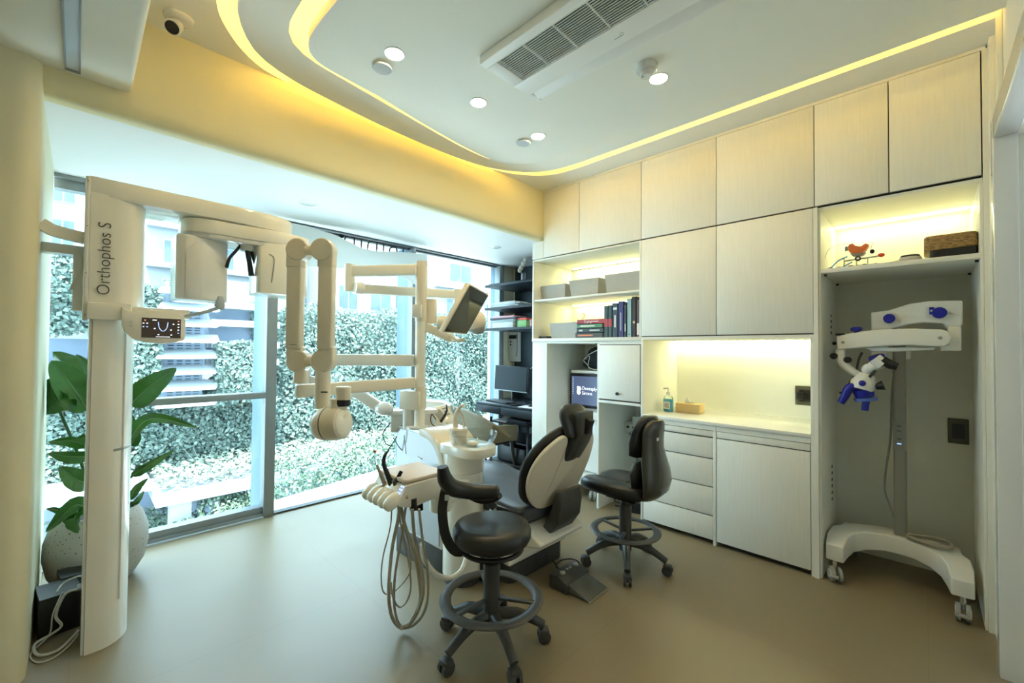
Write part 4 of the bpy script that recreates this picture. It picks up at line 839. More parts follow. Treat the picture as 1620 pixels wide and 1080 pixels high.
for pts, r in (([(652, 805), (656, 850), (667, 900), (669, 940), (655, 978), (636, 993), (620, 975), (615, 935), (620, 870), (630, 820), (634, 790)], .0085),
               ([(663, 805), (668, 850), (677, 910), (674, 960), (655, 988), (634, 990), (624, 960), (625, 910), (635, 850), (642, 800), (644, 785)], .0065),
               ([(632, 792), (640, 830), (654, 870), (664, 920), (664, 955), (648, 985), (635, 993)], .0095),
               ([(627, 785), (634, 830), (645, 880), (650, 925), (644, 950), (632, 960), (622, 945), (618, 920)], .0045),
               ([(620, 780), (618, 830), (606, 880), (603, 915), (608, 938), (624, 935), (643, 915), (650, 895), (646, 860), (636, 820), (628, 790)], .0035)):
    N = len(pts); MB().tube([P(x, y, d=2.02+.10*math.sin(i*PI/(N-1))+.02*math.sin(i*1.7)) for i, (x, y) in enumerate(pts)], r, 10, k=5).build('hose', HOSE, du, smooth=60)
MB().tube([P(x, y, d=dd) for x, y, dd in [(668, 860, 2.15), (672, 885, 2.2), (690, 908, 2.25), (712, 914, 2.3), (730, 902, 2.35), (738, 880, 2.4)]], .014, 12, k=5).build('hose', CREAM, du, smooth=60)
# carrying arm of the tray
MB().lathe([(.001, -.10), (.058, -.10), (.062, -.09), (.062, .0), (.001, .0)], (-1.90, 1.40, .655), n=32).build('tray_joint', CREAM, du)
MB().lathe([(.001, 0), (.050, 0), (.050, .045), (.001, .045)], (-1.90, 1.37, .655), n=32).build('tray_joint', BLACK, du)
MB().prism([V(-1.955, 1.36, .565), V(-1.845, 1.36, .565), V(-1.96, 1.66, .565), V(-2.10, 1.66, .565)], (0, 0, .085)).build('tray_arm', CREAM, du, bevel=.012, seg=3)

# white laser console on the far side of the unit
lc = thing('treatment_console', 'white sloped console with a small grey display behind the dental unit', 'console', P(690, 760, d=3.45))
A_, B2 = P(672, 640, d=3.30), P(712, 634, d=3.62)
q = [P(648, 632, d=3.35), P(700, 636, d=3.35), P(712, 643, d=3.3), P(722, 700, d=3.2), P(655, 700, d=3.2)]
MB().prism(q, V(FW.x, FW.y, 0)*.22).build('housing', WHITE, lc, bevel=.012, seg=3)
fq = [P(676, 645, d=3.19), P(706, 640, d=3.27), P(728, 676, d=3.19), P(706, 692, d=3.12)]
MB().prism(fq, V(FW.x, FW.y, -.1)*.08).build('front_panel', CREAM, lc, bevel=.006)
def fl(u, v): return fq[0].lerp(fq[1], u).lerp(fq[3].lerp(fq[2], u), v)-V(FW.x, FW.y, 0)*.002
MB().prism([fl(.15, .12), fl(.55, .12), fl(.62, .42), fl(.2, .46)], V(FW.x, FW.y, 0)*.004).build('display', GREYM, lc)
for k in range(3): MB().prism([fl(.66, .1+.12*k), fl(.9, .1+.12*k), fl(.92, .16+.12*k), fl(.68, .16+.12*k)], V(FW.x, FW.y, 0)*.004).build('keypad', GREYM, lc)
MB().bar(P(690, 698, d=3.35), P(690, 698, d=3.35)-V(0, 0, P(690, 698, d=3.35).z-.02), .08, .08, up=(1, 0, 0)).build('stand', WHITE, lc)
MB().tube([P(x, y, d=3.05) for x, y in [(697, 667), (703, 658), (707, 648), (706, 639)]], [.012, .010, .007, .003], 12, k=4).build('handpiece', BLACK, lc)
MB().tube([P(x, y, d=3.1) for x, y in [(708, 668), (702, 674), (708, 682), (716, 676), (728, 672)]], .006, 8, k=4).build('cable', CREAM, lc)

# ------------------------------------------------------------------ dental chair
dc = thing('dental_chair', 'dental chair with slate leather seat and a cream two-lobed back shell', 'dental chair', (-2.05, 2.12, 0))
CY = 2.12
# back frame of reference: u along +Y, v up the lean
bo = V(-1.70, CY, .46); vv = V(.36, 0, .93).normalized(); uu = V(0, 1, 0); nn_ = vv.cross(uu).normalized()
if nn_.x < 0: nn_ = -nn_
def bp_(u, v, n=0): return bo+uu*u+vv*(v*.93+.01)+nn_*n
shp = [(0, .01), (.14, .0), (.23, .06), (.285, .17), (.295, .29), (.26, .41), (.19, .50), (.13, .535), (.095, .50), (.085, .42), (.06, .355), (0, .34)]
full = shp+[(-u, v) for u, v in shp[-2:0:-1]]
def curved(n): return [bp_(p.x, p.y, n-(.35*p.x*p.x)) for p in catmull([(u, v, 0) for u, v in full], 3, closed=True)]
def thick(a, n0, n1, grow=0):
    c = V(0, .28, 0); mb = MB(); pl_ = catmull([(u, v, 0) for u, v in a], 3, closed=True)
    r0 = [bp_(p.x*(1+grow), c.y+(p.y-c.y)*(1+grow), n0-.5*p.x*p.x) for p in pl_]; r1 = [bp_(p.x*(1+grow), c.y+(p.y-c.y)*(1+grow), n1-.5*p.x*p.x) for p in pl_]
    cen0 = bp_(0, .2, n0); N = len(r0); mb.sect(None, [r0, r1]); return mb
thick(full, 0, .030).build('back_shell', SHELLC, dc, bevel=.010, seg=3, smooth=50)
cush = [(0, -.02), (.16, -.01), (.26, .06), (.30, .18), (.31, .30), (.275, .42), (.20, .52), (.11, .57), (0, .585)]
cf = cush+[(-u, v) for u, v in cush[-2:0:-1]]
thick(cf, -.055, -.004, .0).build('back_cushion', LEATH, dc, bevel=.025, seg=4, smooth=60)
MB().tube([bp_(-.145, .03, .028-.011), bp_(-.12, .20, .030-.008), bp_(-.105, .36, .031-.006), bp_(-.10, .49, .031-.006)], .0012, 5, k=4).build('shell_seam', HOSE, dc)
# headrest
MB().prism([bp_(u, v, -.01) for u, v in [(-.095, .34), (-.095, .42), (-.05, .50), (.05, .50), (.095, .42), (.095, .34), (0, .32)]], nn_*.035).build('headrest_socket', GREYP, dc, bevel=.006)
MB().tube([bp_(0, .37, .022), bp_(0, .46, .040), bp_(0, .56, .048), bp_(0, .69, .005)], 1, k=2, sec=[(-.062, -.024), (.062, -.024), (.062, .024), (-.062, .024)], up=nn_).build('headrest_bracket', GREYP, dc, bevel=.006)
MB().box(bp_(0, .615, .055), (.05, .05, .09), Matrix((uu, nn_, vv)).transposed()).build('headrest_lever', BLACK, dc, bevel=.006)
MB().ell(bp_(0, .60, -.030), (.135, .030, .108), p=.7, rot=Matrix((uu, nn_, vv)).transposed().to_euler()).build('headrest', LEATH, dc, smooth=80)
# seat
sp = catmull([(-1.72, CY-.22, 0), (-1.72, CY+.22, 0), (-1.95, CY+.25, 0), (-2.25, CY+.27, 0), (-2.55, CY+.25, 0), (-2.85, CY+.22, 0), (-3.05, CY+.17, 0), (-3.12, CY, 0), (-3.05, CY-.17, 0), (-2.85, CY-.22, 0), (-2.55, CY-.25, 0), (-2.25, CY-.27, 0), (-1.95, CY-.25, 0)], 3, closed=True)
def zt(x): return .485+.045*math.exp(-((x+2.45)/.28)**2)-.05*max(0, (-x-2.6))*2-.02*math.exp(-((x+1.95)/.2)**2)
mb = MB(); top = []; N = len(sp)
rings = []
for k, (s_, dz) in enumerate(((.90, -.10), (.98, -.085), (1, -.05), (1, -.02), (.97, -.004), (.90, .004), (.6, .0), (.3, -.004), (.02, -.006))):
    rings.append([V(-2.4+(p.x+2.4)*(s_ if s_ < .9 else 1-(1-s_)*.6), CY+(p.y-CY)*s_, zt(-2.4+(p.x+2.4)*s_)+dz) for p in sp])
mb.sect(None, rings); mb.build('seat_cushion', SLATE, dc, smooth=60)
MB().prism([V(-1.73, CY-.26, .37), V(-1.73, CY-.26, .46), V(-1.98, CY-.275, .45), V(-1.98, CY-.275, .36)], (0, .53, 0)).build('seat_edge', LEATH, dc, bevel=.012, seg=3)
# hinge cover between back and seat
hp = [(-1.75, .285), (-1.70, .28), (-1.63, .32), (-1.575, .40), (-1.56, .50), (-1.575, .575), (-1.605, .57), (-1.64, .46), (-1.69, .36)]
MB().prism([V(x, CY-.09, z) for x, z in hp], (0, .22, 0)).build('hinge_cover', GREYP, dc, bevel=.012, seg=3, smooth=50)
# lift body and base
lb_ = [(-2.75, .41), (-1.74, .36), (-1.61, .29), (-1.62, .265), (-1.85, .215), (-2.05, .21), (-2.45, .28), (-2.75, .36)]
MB().prism([V(x, CY-.22, z) for x, z in lb_], (0, .44, 0)).build('seat_frame', CREAM, dc, bevel=.015, seg=3, smooth=40)
MB().prism([V(-2.35, CY-.12, .10), V(-2.0, CY-.12, .10), V(-1.86, CY-.12, .28), V(-2.3, CY-.12, .32)], (0, .24, 0)).build('lift_arm', GREYP, dc, bevel=.01)
MB().prism(rquad(-2.72, -1.81, CY-.27, CY+.27, .0, .06), (0, 0, .11)).build('base_plinth', GREYP, dc, bevel=.006)
bt = [V(-2.70, CY-.28, .115), V(-1.80, CY-.28, .115), V(-1.80, CY-.28, .15), V(-1.84, CY-.28, .19), V(-2.1, CY-.28, .215), V(-2.5, CY-.28, .19), V(-2.70, CY-.28, .15)]
MB().prism(bt, (0, .56, 0)).build('base_cover', CREAM, dc, bevel=.025, seg=4, smooth=50)
MB().ell((-2.02, CY-.31, .12), (.15, .06, .10), p=.6).build('foot_switch_cover', GREYP, dc)
MB().prism([V(-2.30, CY-.36, 0), V(-1.90, CY-.36, 0), V(-1.90, CY-.36, .05), V(-2.0, CY-.36, .09), V(-2.30, CY-.36, .09)], (0, .10, 0)).build('foot_switch_cover', GREYP, dc, bevel=.01)
# armrest on the camera side
MB().tube([(-2.22, CY-.33, .50), (-2.08, CY-.345, .53), (-1.94, CY-.34, .51), (-1.88, CY-.33, .465)], [.026, .030, .030, .022], 14, k=4).build('armrest', LEATH, dc, smooth=60)
MB().tube([(-1.90, CY-.33, .45), (-1.90, CY-.31, .40)], [.024, .02], 14).build('armrest_post', CREAM, dc)
MB().tube([(-2.52, CY-.32, .33), (-2.38, CY-.36, .40), (-2.2, CY-.37, .36), (-2.08, CY-.33, .24)], [.02]*4, 12, k=5).build('side_hoop', WHITE, dc)
# ------------------------------------------------------------------ stools
def base5(t, cx, cy, ang, rad, m=GREYP):
    for k in range(5):
        a = ang+k*2*PI/5; d = V(math.cos(a), math.sin(a), 0); c = V(cx, cy, 0)
        lg = MB().tube([c+V(0, 0, .155)+d*.02, c+V(0, 0, .150)+d*.12, c+V(0, 0, .125)+d*(rad*.72), c+V(0, 0, .085)+d*rad], [.028, .026, .022, .020], 12, k=4).build('leg', m, t, smooth=60)
        w_ = MB(); sd = V(-d.y, d.x, 0); q = c+d*(rad+.005)+V(0, 0, .032)
        for s_ in (-1, 1): w_.cyl(q+sd*(s_*.008), q+sd*(s_*.024), .031, n=20)
        cs = w_.build('caster', m, t); MB().cyl(q+V(0, 0, .0)-sd*.008, q+sd*.008, .008, n=10).build('axle', BLACK, cs)
        MB().box(q+V(0, 0, .022), (.05, .052, .028), Euler((0, 0, a))).build('caster_hood', m, cs, bevel=.008)
st = thing('stool', 'round black dental stool with curved arm backrest, nearest to the camera', 'stool', (-1.51, 1.42, 0))
cx, cy = -1.51, 1.42
base5(st, cx, cy, math.radians(-92), .255)
MB().lathe([(.001, .10), (.040, .10), (.040, .40), (.028, .40), (.028, .52), (.001, .52)], (cx, cy, 0)).build('gas_column', GREYP, st)
def ringtorus(cx, cy, z, R, r, nm, t, m=GREYP, flat=.55):
    MB().lathe([(R+r*math.cos(2*PI*k/12), r*flat*math.sin(2*PI*k/12)) for k in range(12)], (cx, cy, z), n=56, closed=True).build(nm, m, t, smooth=60)
ringtorus(cx, cy, .235, .222, .028, 'foot_ring', st, GREYP, .36)
for k in range(3):
    a = math.radians(30+120*k); MB().bar((cx+.03*math.cos(a), cy+.03*math.sin(a), .235), (cx+.21*math.cos(a), cy+.21*math.sin(a), .24), .026, .012).build('ring_spoke', GREYP, st, bevel=.004)
MB().lathe([(.001, .50), (.15, .50), (.178, .515), (.190, .54), (.190, .565), (.178, .588), (.14, .598), (.001, .600)], (cx, cy, -.005), n=48).build('seat', LEATH, st, smooth=60)
ringtorus(cx, cy, .475, .145, .011, 'seat_ring', st, BLACK, 1)
MB().box((cx, cy, .485), (.16, .12, .02)).build('seat_plate', BLACK, st, bevel=.004)
bw = [P(745, 866, d=2.0), P(722, 872, d=1.98), P(706, 850, d=1.98), P(700, 815, d=1.99), P(702, 788, d=2.0), P(708, 760, d=2.0)]
MB().tube(bw, 1, k=4, sec=[(-.022, -.008), (.022, -.008), (.022, .008), (-.022, .008)], up=FW).build('back_support', BLACK, st, bevel=.002)
MB().tube([P(700, 738, d=1.97), P(704, 757, d=1.98), P(716, 771, d=2.0), P(738, 776, d=2.03), P(758, 778, d=2.03), P(778, 778, d=2.02), P(787, 777, d=2.01), P(790, 777, d=2.01)], [.024, .036, .040, .038, .038, .036, .030, .008], 16, k=5).build('arm_pad', LEATH, st, smooth=70)
MB().tube([P(745, 785, d=2.05), P(760, 791, d=2.06), P(778, 790, d=2.03), P(790, 783, d=2.0)], .017, 12, k=4).build('arm_pad_base', BLACK, st)
MB().box(P(707, 787, d=1.955), (.02, .004, .026), Euler((0, 0, .77))).build('label_plate', ALUL, st)
s2_ = thing('stool', 'black saddle stool with a tall curved backrest in front of the drawers', 'stool', (-1.45, 2.59, 0))
cx, cy = -1.45, 2.59
base5(s2_, cx, cy, math.radians(-58), .265)
MB().lathe([(.001, .10), (.040, .10), (.040, .40), (.028, .40), (.028, .46), (.001, .46)], (cx, cy, 0)).build('gas_column', GREYP, s2_)
ringtorus(cx, cy, .23, .205, .026, 'foot_ring', s2_, GREYP, .36)
for k in range(3):
    a = math.radians(50+120*k); MB().bar((cx+.03*math.cos(a), cy+.03*math.sin(a), .225), (cx+.19*math.cos(a), cy+.19*math.sin(a), .23), .024, .012).build('ring_spoke', GREYP, s2_, bevel=.004)
MB().box((cx, cy, .455), (.22, .14, .03)).build('seat_plate', BLACK, s2_, bevel=.006)
sx = catmull([(cx-.25, cy-.16, 0), (cx-.28, cy-.04, 0), (cx-.21, cy, 0), (cx-.25, cy+.08, 0), (cx-.20, cy+.19, 0), (cx-.02, cy+.21, 0), (cx+.16, cy+.16, 0), (cx+.20, cy, 0), (cx+.16, cy-.16, 0), (cx-.05, cy-.21, 0)], 4, closed=True)
rings = []
for s_, z in ((.80, .475), (.95, .485), (1, .51), (.98, .535), (.92, .552), (.75, .558), (.4, .545), (.02, .54)): rings.append([V(cx+(p.x-cx)*s_, cy+(p.y-cy)*s_, z+.012*((p.y-cy)/.2)**2) for p in sx])
MB().sect(None, rings).build('seat', LEATH, s2_, smooth=70)
def backpad(name, zs, m, x_off, th):
    mb = MB(); rings = []
    for z, wd, xo in zs:
        r = []
        for j in range(20):
            a = 2*PI*j/20; y = wd*math.cos(a); x = th*math.sin(a)-.9*y*y/ .25*.12
            r.append(V(cx+xo+x_off+x, cy+.03+y, z))
        rings.append(r)
    return mb.sect(None, rings).build(name, m, s2_, smooth=70)
backpad('back_shell', [(.47, .05, .14), (.48, .12, .17), (.52, .17, .21), (.58, .185, .225), (.66, .175, .215), (.74, .15, .195), (.80, .13, .185), (.86, .13, .185), (.92, .13, .19), (.96, .11, .195), (.985, .06, .195)], GLOSSG, .0, .045)
backpad('backrest', [(.74, .10, .13), (.76, .155, .13), (.84, .17, .14), (.92, .165, .155), (.975, .14, .17), (1.0, .08, .175), (1.005, .02, .175)], LEATH, -.02, .04)
backpad('lumbar_pad', [(.53, .12, .15), (.56, .165, .15), (.64, .165, .14), (.69, .13, .135), (.71, .06, .135)], LEATH, -.015, .045)
MB().box((cx+.255, cy-.06, .88), (.004, .022, .018)).build('label_plate', ALUL, s2_)
# foot control
fc = thing('foot_pedal', 'dark grey foot control with a sloping pedal plate on the floor', 'foot pedal', (-1.5, 2.1, 0))
A0 = P(880, 930, z=0); B0 = P(932, 955, z=0); C0 = P(955, 936, z=0)
e1 = (B0-A0); e1.z = 0; ln = e1.length; e1.normalize(); e2 = V(-e1.y, e1.x, 0); wd = .22
if e2.dot(C0-B0) < 0: e2 = -e2
def fp(a, b, z): return A0+e1*a+e2*b+V(0, 0, z)
MB().prism([fp(.07, 0, .012), fp(.07, 0, .055), fp(ln, 0, .010), fp(ln, 0, .002)], e2*wd*.92).build('pedal_plate', mat('pedal_grey', (.14, .145, .13), .35, .3, noise=.05), fc, bevel=.002)
MB().prism([fp(-.04, -.02, 0), fp(-.04, -.02, .075), fp(.02, -.02, .085), fp(.09, -.02, .055), fp(.09, -.02, 0)], e2*wd*1.1).build('pedal_housing', GREYP, fc, bevel=.006)
for b, nm in ((.035, 'round_switch'), (.175, 'round_switch')):
    q = fp(.02, b, .082); MB().lathe([(.001, 0), (.017, 0), (.017, .008), (.001, .012)], q, n=20).build(nm, GREYM, fc)
for b in (.09, .12): MB().box(fp(.015, b, .084), (.014, .014, .006)).build('small_switch', GREYM, fc)
MB().tube([fp(ln, -.001, .004), fp(ln, wd*.9, .004)], .003, 6).build('plate_edge', STEEL, fc)
MB().tube([fp(-.02, .08, .07), P(880, 895, z=.08), P(888, 886, z=.10), P(905, 884, z=.11), P(916, 890, z=.09), P(905, 898, z=.05), P(886, 900, z=.02), P(876, 888, z=.03), P(866, 880, z=.10)], .004, 8, k=5).build('cable', BLACK, fc)
# ------------------------------------------------------------------ desk corner
struct('wall_panel', MB().bx(-4.02, -2.94, 4.17, 4.2, 0, 2.545), PANELG); bpy.data.objects['wall_panel'].name = 'trim_18'
dk = thing('desk', 'dark slate wall desk with two drawers in the corner by the window', 'desk', (-3.5, 3.6, 0))
MB().bx(-3.97, -2.95, 3.44, 4.16, .765, .79).build('desktop', NAVY, dk, bevel=.003)
for a, b in ((-3.968, -3.535), (-3.53, -2.952)): MB().bx(a, b, 3.435, 3.46, .675, .762).build('drawer', NAVY, dk, bevel=.002)
MB().bx(-3.965, -2.955, 3.46, 4.15, .675, .764).build('carcass', NAVY, dk)
rk = thing('rack', 'black metal rack with shelves standing under the desk', 'rack', (-3.4, 3.7, 0))
for x in (-3.78, -3.18):
    for y in (3.50, 3.98): MB().bx(x, x+.022, y, y+.022, 0, .62).build('post', BLACK, rk)
for z in (.10, .36, .56): MB().bx(-3.78, -3.158, 3.50, 4.0, z, z+.015).build('shelf', BLACK, rk)
tag(MB().bx(-3.50, -3.20, 3.52, 3.75, .575, .625).build('book', NAVY, bevel=.003), 'thick dark book lying on the top of the rack under the desk', 'book')
tag(MB().bx(-3.75, -3.53, 3.53, 3.78, .575, .585).build('paper_stack', PAPER), 'white papers lying at the left end of the rack under the desk', 'paper')
tag(MB().box((-3.32, 3.70, .655), (.20, .22, .05), Euler((0, 0, .2))).build('book', mat('brown_cover', (.25, .16, .10), .6), bevel=.003), 'brown book lying on top of the thick dark book under the desk', 'book')
tag(MB().bx(-3.70, -3.25, 3.55, 3.9, .12, .30).build('printer', BLACK, bevel=.01), 'black flat device on the lowest shelf of the rack', 'device')
bn = thing('waste_bin', 'white square bin under the right end of the desk', 'bin', (-3.04, 3.75, 0))
MB().bx(-3.12, -2.96, 3.68, 3.90, 0, .37).build('bin_body', WHITE, bn, bevel=.012); MB().bx(-3.125, -2.955, 3.675, 3.905, .36, .385).build('lid', WHITE, bn, bevel=.008)
mn = thing('computer_monitor', 'black computer monitor standing on the dark desk', 'monitor', (-3.66, 3.85, .79))
q = [P(784, 577, y=3.80), P(836, 581, y=3.86), P(834, 622, y=3.86), P(782, 616, y=3.80)]
MB().prism(q, (0, .03, 0)).build('housing', BLACK, mn, bevel=.003)
c_ = sum(q, V(0, 0, 0))/4; MB().prism([c_+(p-c_)*.94+V(0, -.004, .003) for p in q], (0, .003, 0)).build('screen', MATTE, mn)
MB().prism([q[3]+V(.004, -.003, .002), q[2]+V(-.004, -.003, .002), q[2]+V(-.004, -.003, .012), q[3]+V(.004, -.003, .012)], (0, .002, 0)).build('chin_strip', ALU, mn)
MB().bar((c_.x, 3.87, .80), (c_.x, 3.87, 1.0), .05, .02, up=(1, 0, 0)).build('stand', BLACK, mn); MB().bx(c_.x-.13, c_.x+.13, 3.74, 3.92, .79, .80).build('stand_foot', BLACK, mn, bevel=.003)
kb = thing('keyboard', 'black keyboard on the dark desk in front of the monitor', 'keyboard', (-3.72, 3.60, .79))
R_ = Euler((0, 0, -.12)); MB().box((-3.70, 3.60, .80), (.42, .14, .018), R_).build('case', BLACK, kb, bevel=.004)
for k in range(4): MB().box(V(-3.70, 3.60, .812)+R_.to_matrix() @ V(0, -.05+.032*k, 0), (.39, .024, .006), R_).build('key_row', GREYP, kb, bevel=.001)
for x, y, lb in ((-3.16, 3.58, 'black computer mouse at the right end of the desk'), (-3.05, 3.60, 'second grey-black computer mouse, right of the other one')):
    ms = thing('computer_mouse', lb, 'mouse', (x, y, .79)); MB().ell((x, y, .80), (.034, .058, .028), p=.9).build('body', BLACK, ms, smooth=80); MB().bx(x-.002, x+.002, y-.055, y-.03, .812, .818).build('wheel', GREYM, ms)
tag(MB().box((-3.12, 3.53, .7925), (.30, .16, .004), Euler((0, 0, .1))).build('paper_sheet', PAPER), 'white sheets lying on the desk under the mice', 'paper')
tag(MB().box((-3.36, 3.52, .80), (.13, .07, .016), Euler((0, 0, .5))).build('card_reader', BLACK, bevel=.004), 'small black card reader on the desk beside the keyboard', 'device')
cable([(-3.50, 3.80, .797), (-3.40, 3.72, .80), (-3.34, 3.78, .81), (-3.44, 3.83, .80), (-3.30, 3.66, .797), (-3.20, 3.72, .80)], .004, 'tangle of black cables behind the keyboard on the desk', BLACK)
cable([(-3.62, 4.165, 1.24), (-3.60, 4.10, 1.26), (-3.56, 4.05, 1.22), (-3.55, 3.92, 1.18)], .004, 'white cable hanging behind the top of the desk monitor')
# wall shelves and what lies on them
WS = [(3.56, 2.205, 'top one of the dark wall shelves above the desk'), (3.56, 1.92, 'middle dark wall shelf above the desk, with papers'), (3.56, 1.665, 'lowest dark wall shelf above the desk, with magazines')]
for y0, z, lb in WS:
    s = tag(MB().bx(-3.96, -2.945, y0, 4.165, z, z+.03).build('wall_shelf', NAVY, bevel=.002), lb, 'shelf', 'dark wall shelves over the desk')
vs = thing('vase', 'small glass vase with dried cotton stems on the top dark shelf', 'vase', (-3.15, 3.74, 2.235))
vx = P(828, 440, y=3.74); vx.z = 2.236
MB().lathe([(.001, 0), (.028, 0), (.028, .12), (.025, .12), (.025, .006), (.001, .006)], vx, n=20).build('vase_body', CLEAR, vs)
for a, b, c in ((-.04, .0, .19), (.0, .0, .24), (-.06, .0, .16), (.02, .01, .28), (-.02, .02, .22)):
    MB().tube([vx+V(0, 0, .01), vx+V(a*.3, b, .10), vx+V(a, b, c-.02)], .002, 5, k=3).build('stem', DWOOD, vs); MB().ell(vx+V(a, b, c), (.028, .026, .030)).build('dried_bloom', mat('cotton', (.75, .68, .58), .9, noise=.3, nscale=60), vs)
tag(MB().box((-3.72, 3.70, 2.243), (.42, .2, .014), Euler((0, 0, .05))).build('folder', BLACK, bevel=.003), 'flat black folder lying on the left end of the top dark shelf', 'folder')
def stack(x, y, z, specs, what, cat, lbs, grp):
    for i, (w_, d_, h_, c, rot) in enumerate(specs):
        m = mat(what+'_cover', c, .6, noise=.05)
        tag(MB().box((x, y, z+h_/2), (w_, d_, h_), Euler((0, 0, rot))).build(what, m, bevel=.0015), lbs[i], cat, grp); z += h_+.0006
W_ = (.78, .80, .80)
stack(-3.62, 3.70, 1.951, [(.40, .24, .014, W_, .06), (.36, .24, .016, (.55, .65, .72), -.05), (.42, .24, .012, W_, .12), (.32, .22, .016, (.6, .62, .6), .0)], 'magazine', 'magazine', ['white magazine at the bottom of the pile on the middle dark shelf', 'pale blue magazine second from the bottom on the middle dark shelf', 'wide white magazine second from the top on the middle dark shelf', 'grey magazine topmost on the middle dark shelf'], 'magazines on the middle dark shelf')
stack(-3.65, 3.69, 1.696, [(.34, .24, .018, W_, .02), (.36, .24, .014, (.68, .72, .70), -.03), (.33, .24, .018, W_, .05), (.35, .24, .014, (.62, .70, .66), 0), (.38, .24, .018, (.35, .42, .45), .08), (.40, .24, .010, (.55, .60, .62), -.04), (.44, .25, .022, (.06, .06, .07), .03), (.36, .22, .024, (.75, .42, .48), .0)], 'magazine', 'magazine', ['white magazine at the very bottom of the pile on the lowest dark shelf', 'pale grey magazine second from the bottom on the lowest dark shelf', 'white magazine third from the bottom on the lowest dark shelf', 'pale green magazine in the middle of the pile on the lowest dark shelf', 'slate blue magazine above the pale green one on the lowest dark shelf', 'thin grey magazine just under the black folder on the lowest dark shelf', 'wide black folder near the top of the pile on the lowest dark shelf', 'pink notebook topmost on the pile of the lowest dark shelf'], 'pile on the lowest dark shelf')
bxg = thing('storage_box', 'small green and red box beside the magazine pile on the lowest dark shelf', 'box', (-3.36, 3.68, 1.696))
MB().bx(-3.43, -3.29, 3.60, 3.78, 1.6955, 1.775).build('box_body', mat('green_box', (.25, .5, .2), .5), bxg, bevel=.003); MB().bx(-3.432, -3.288, 3.598, 3.782, 1.776, 1.80).build('lid', RED, bxg, bevel=.003)
cu = thing('mug', 'small pink patterned mug on the lowest dark shelf', 'mug', (-3.2, 3.64, 1.696))
MB().lathe([(.001, 0), (.036, 0), (.038, .08), (.034, .08), (.032, .01), (.001, .01)], (-3.22, 3.64, 1.696), n=24).build('mug_body', mat('pink_print', (.75, .35, .38), .4, noise=.6, nscale=50), cu)
MB().tube([(-3.185, 3.64, 1.755), (-3.16, 3.64, 1.75), (-3.16, 3.64, 1.725), (-3.186, 3.64, 1.715)], .005, 8, k=4).build('handle', WHITE, cu)
tag(MB().bx(-3.10, -2.98, 3.60, 3.70, 1.6955, 1.765).build('paper_box', PAPER, bevel=.004), 'small white carton at the right end of the lowest dark shelf', 'box')
ic_ = thing('wall_phone', 'white wall intercom with handset and small dark display above the desk monitor', 'intercom', (-3.7, 4.16, 1.4))
qa, qb = P(808, 528, y=4.165), P(824, 572, y=4.165)
MB().bx(qa.x, qb.x, 4.12, 4.169, qb.z, qa.z+.02).build('housing', WHITE, ic_, bevel=.008)
MB().bx(qa.x+.018, qb.x-.018, 4.116, 4.122, qa.z-.07, qa.z-.02).build('display', BLACK, ic_)
MB().tube([(qb.x-.03, 4.115, qa.z), (qb.x-.015, 4.105, (qa.z+qb.z)/2), (qb.x-.035, 4.115, qb.z+.07)], .008, 8, k=4).build('handset', GREYM, ic_)
for dz in (-.11, -.15): MB().lathe([(.001, 0), (.012, 0), (.012, .004), (.001, .004)], (qa.x+.045, 4.12, qa.z+dz), axis=(0, -1, 0), n=14).build('button', BLACK, ic_)
# armchair
ch = thing('armchair', 'olive upholstered armchair with splayed dark wooden legs in front of the desk', 'chair', (-3.65, 3.2, 0))
def on(px, py, y): return P(px, py, y=y)
hull = [((699, 640), 3.05), ((716, 643), 2.95), ((735, 649), 2.88), ((758, 660), 2.86), ((780, 673), 2.92), ((805, 692), 3.08)]
hlow = [((699, 690), 3.05), ((716, 704), 2.98), ((735, 708), 2.92), ((752, 708), 2.90), ((775, 703), 2.95), ((802, 697), 3.08)]
mb = MB(); rings = []
for (a, ya), (b, yb) in zip(hull, hlow):
    A_ = on(*a, ya); B2 = on(*b, yb); rings.append([A_, A_+V(.01, .05, 0), B2+V(.01, .05, 0), B2])
mb.sect(None, rings); mb.build('backrest', UPH, ch, bevel=.004, smooth=70)
mb = MB(); rings2 = []
for (a, ya) in (hull[0], hull[1]): pass
sc0 = V(-3.62, 3.22, 0)
MB().prism([V(-3.92, 3.02, .42), V(-3.32, 3.02, .42), V(-3.36, 3.50, .42), V(-3.88, 3.50, .42)], (0, 0, .07)).build('seat_cushion', SEATF, ch, bevel=.025, seg=3)
mb = MB(); mb.tube([(-3.95, 3.0, .60), (-3.96, 3.25, .60), (-3.93, 3.50, .57)], 1, k=3, sec=[(-.02, -.16), (.02, -.16), (.02, .05), (-.02, .05)], up=(0, 0, 1)); mb.build('armrest', UPH, ch, bevel=.01)
mb = MB(); mb.tube([(-3.28, 3.04, .58), (-3.27, 3.25, .56), (-3.31, 3.48, .53)], 1, k=3, sec=[(-.02, -.12), (.02, -.12), (.02, .05), (-.02, .05)], up=(0, 0, 1)); mb.build('armrest', UPH, ch, bevel=.01)
MB().prism([V(-3.91, 3.03, .385), V(-3.33, 3.03, .385), V(-3.37, 3.49, .385), V(-3.87, 3.49, .385)], (0, 0, .04)).build('seat_frame', DWOOD, ch, bevel=.004)
for a, b in (((-3.36, 3.06, .40), (-3.45, 2.98, 0)), ((-3.38, 3.46, .42), (-3.40, 3.56, 0)), ((-3.88, 3.06, .40), (-3.94, 2.98, 0)), ((-3.86, 3.46, .40), (-3.90, 3.56, 0))):
    MB().tube([a, b], [.026, .014], 12).build('leg', DWOOD, ch)

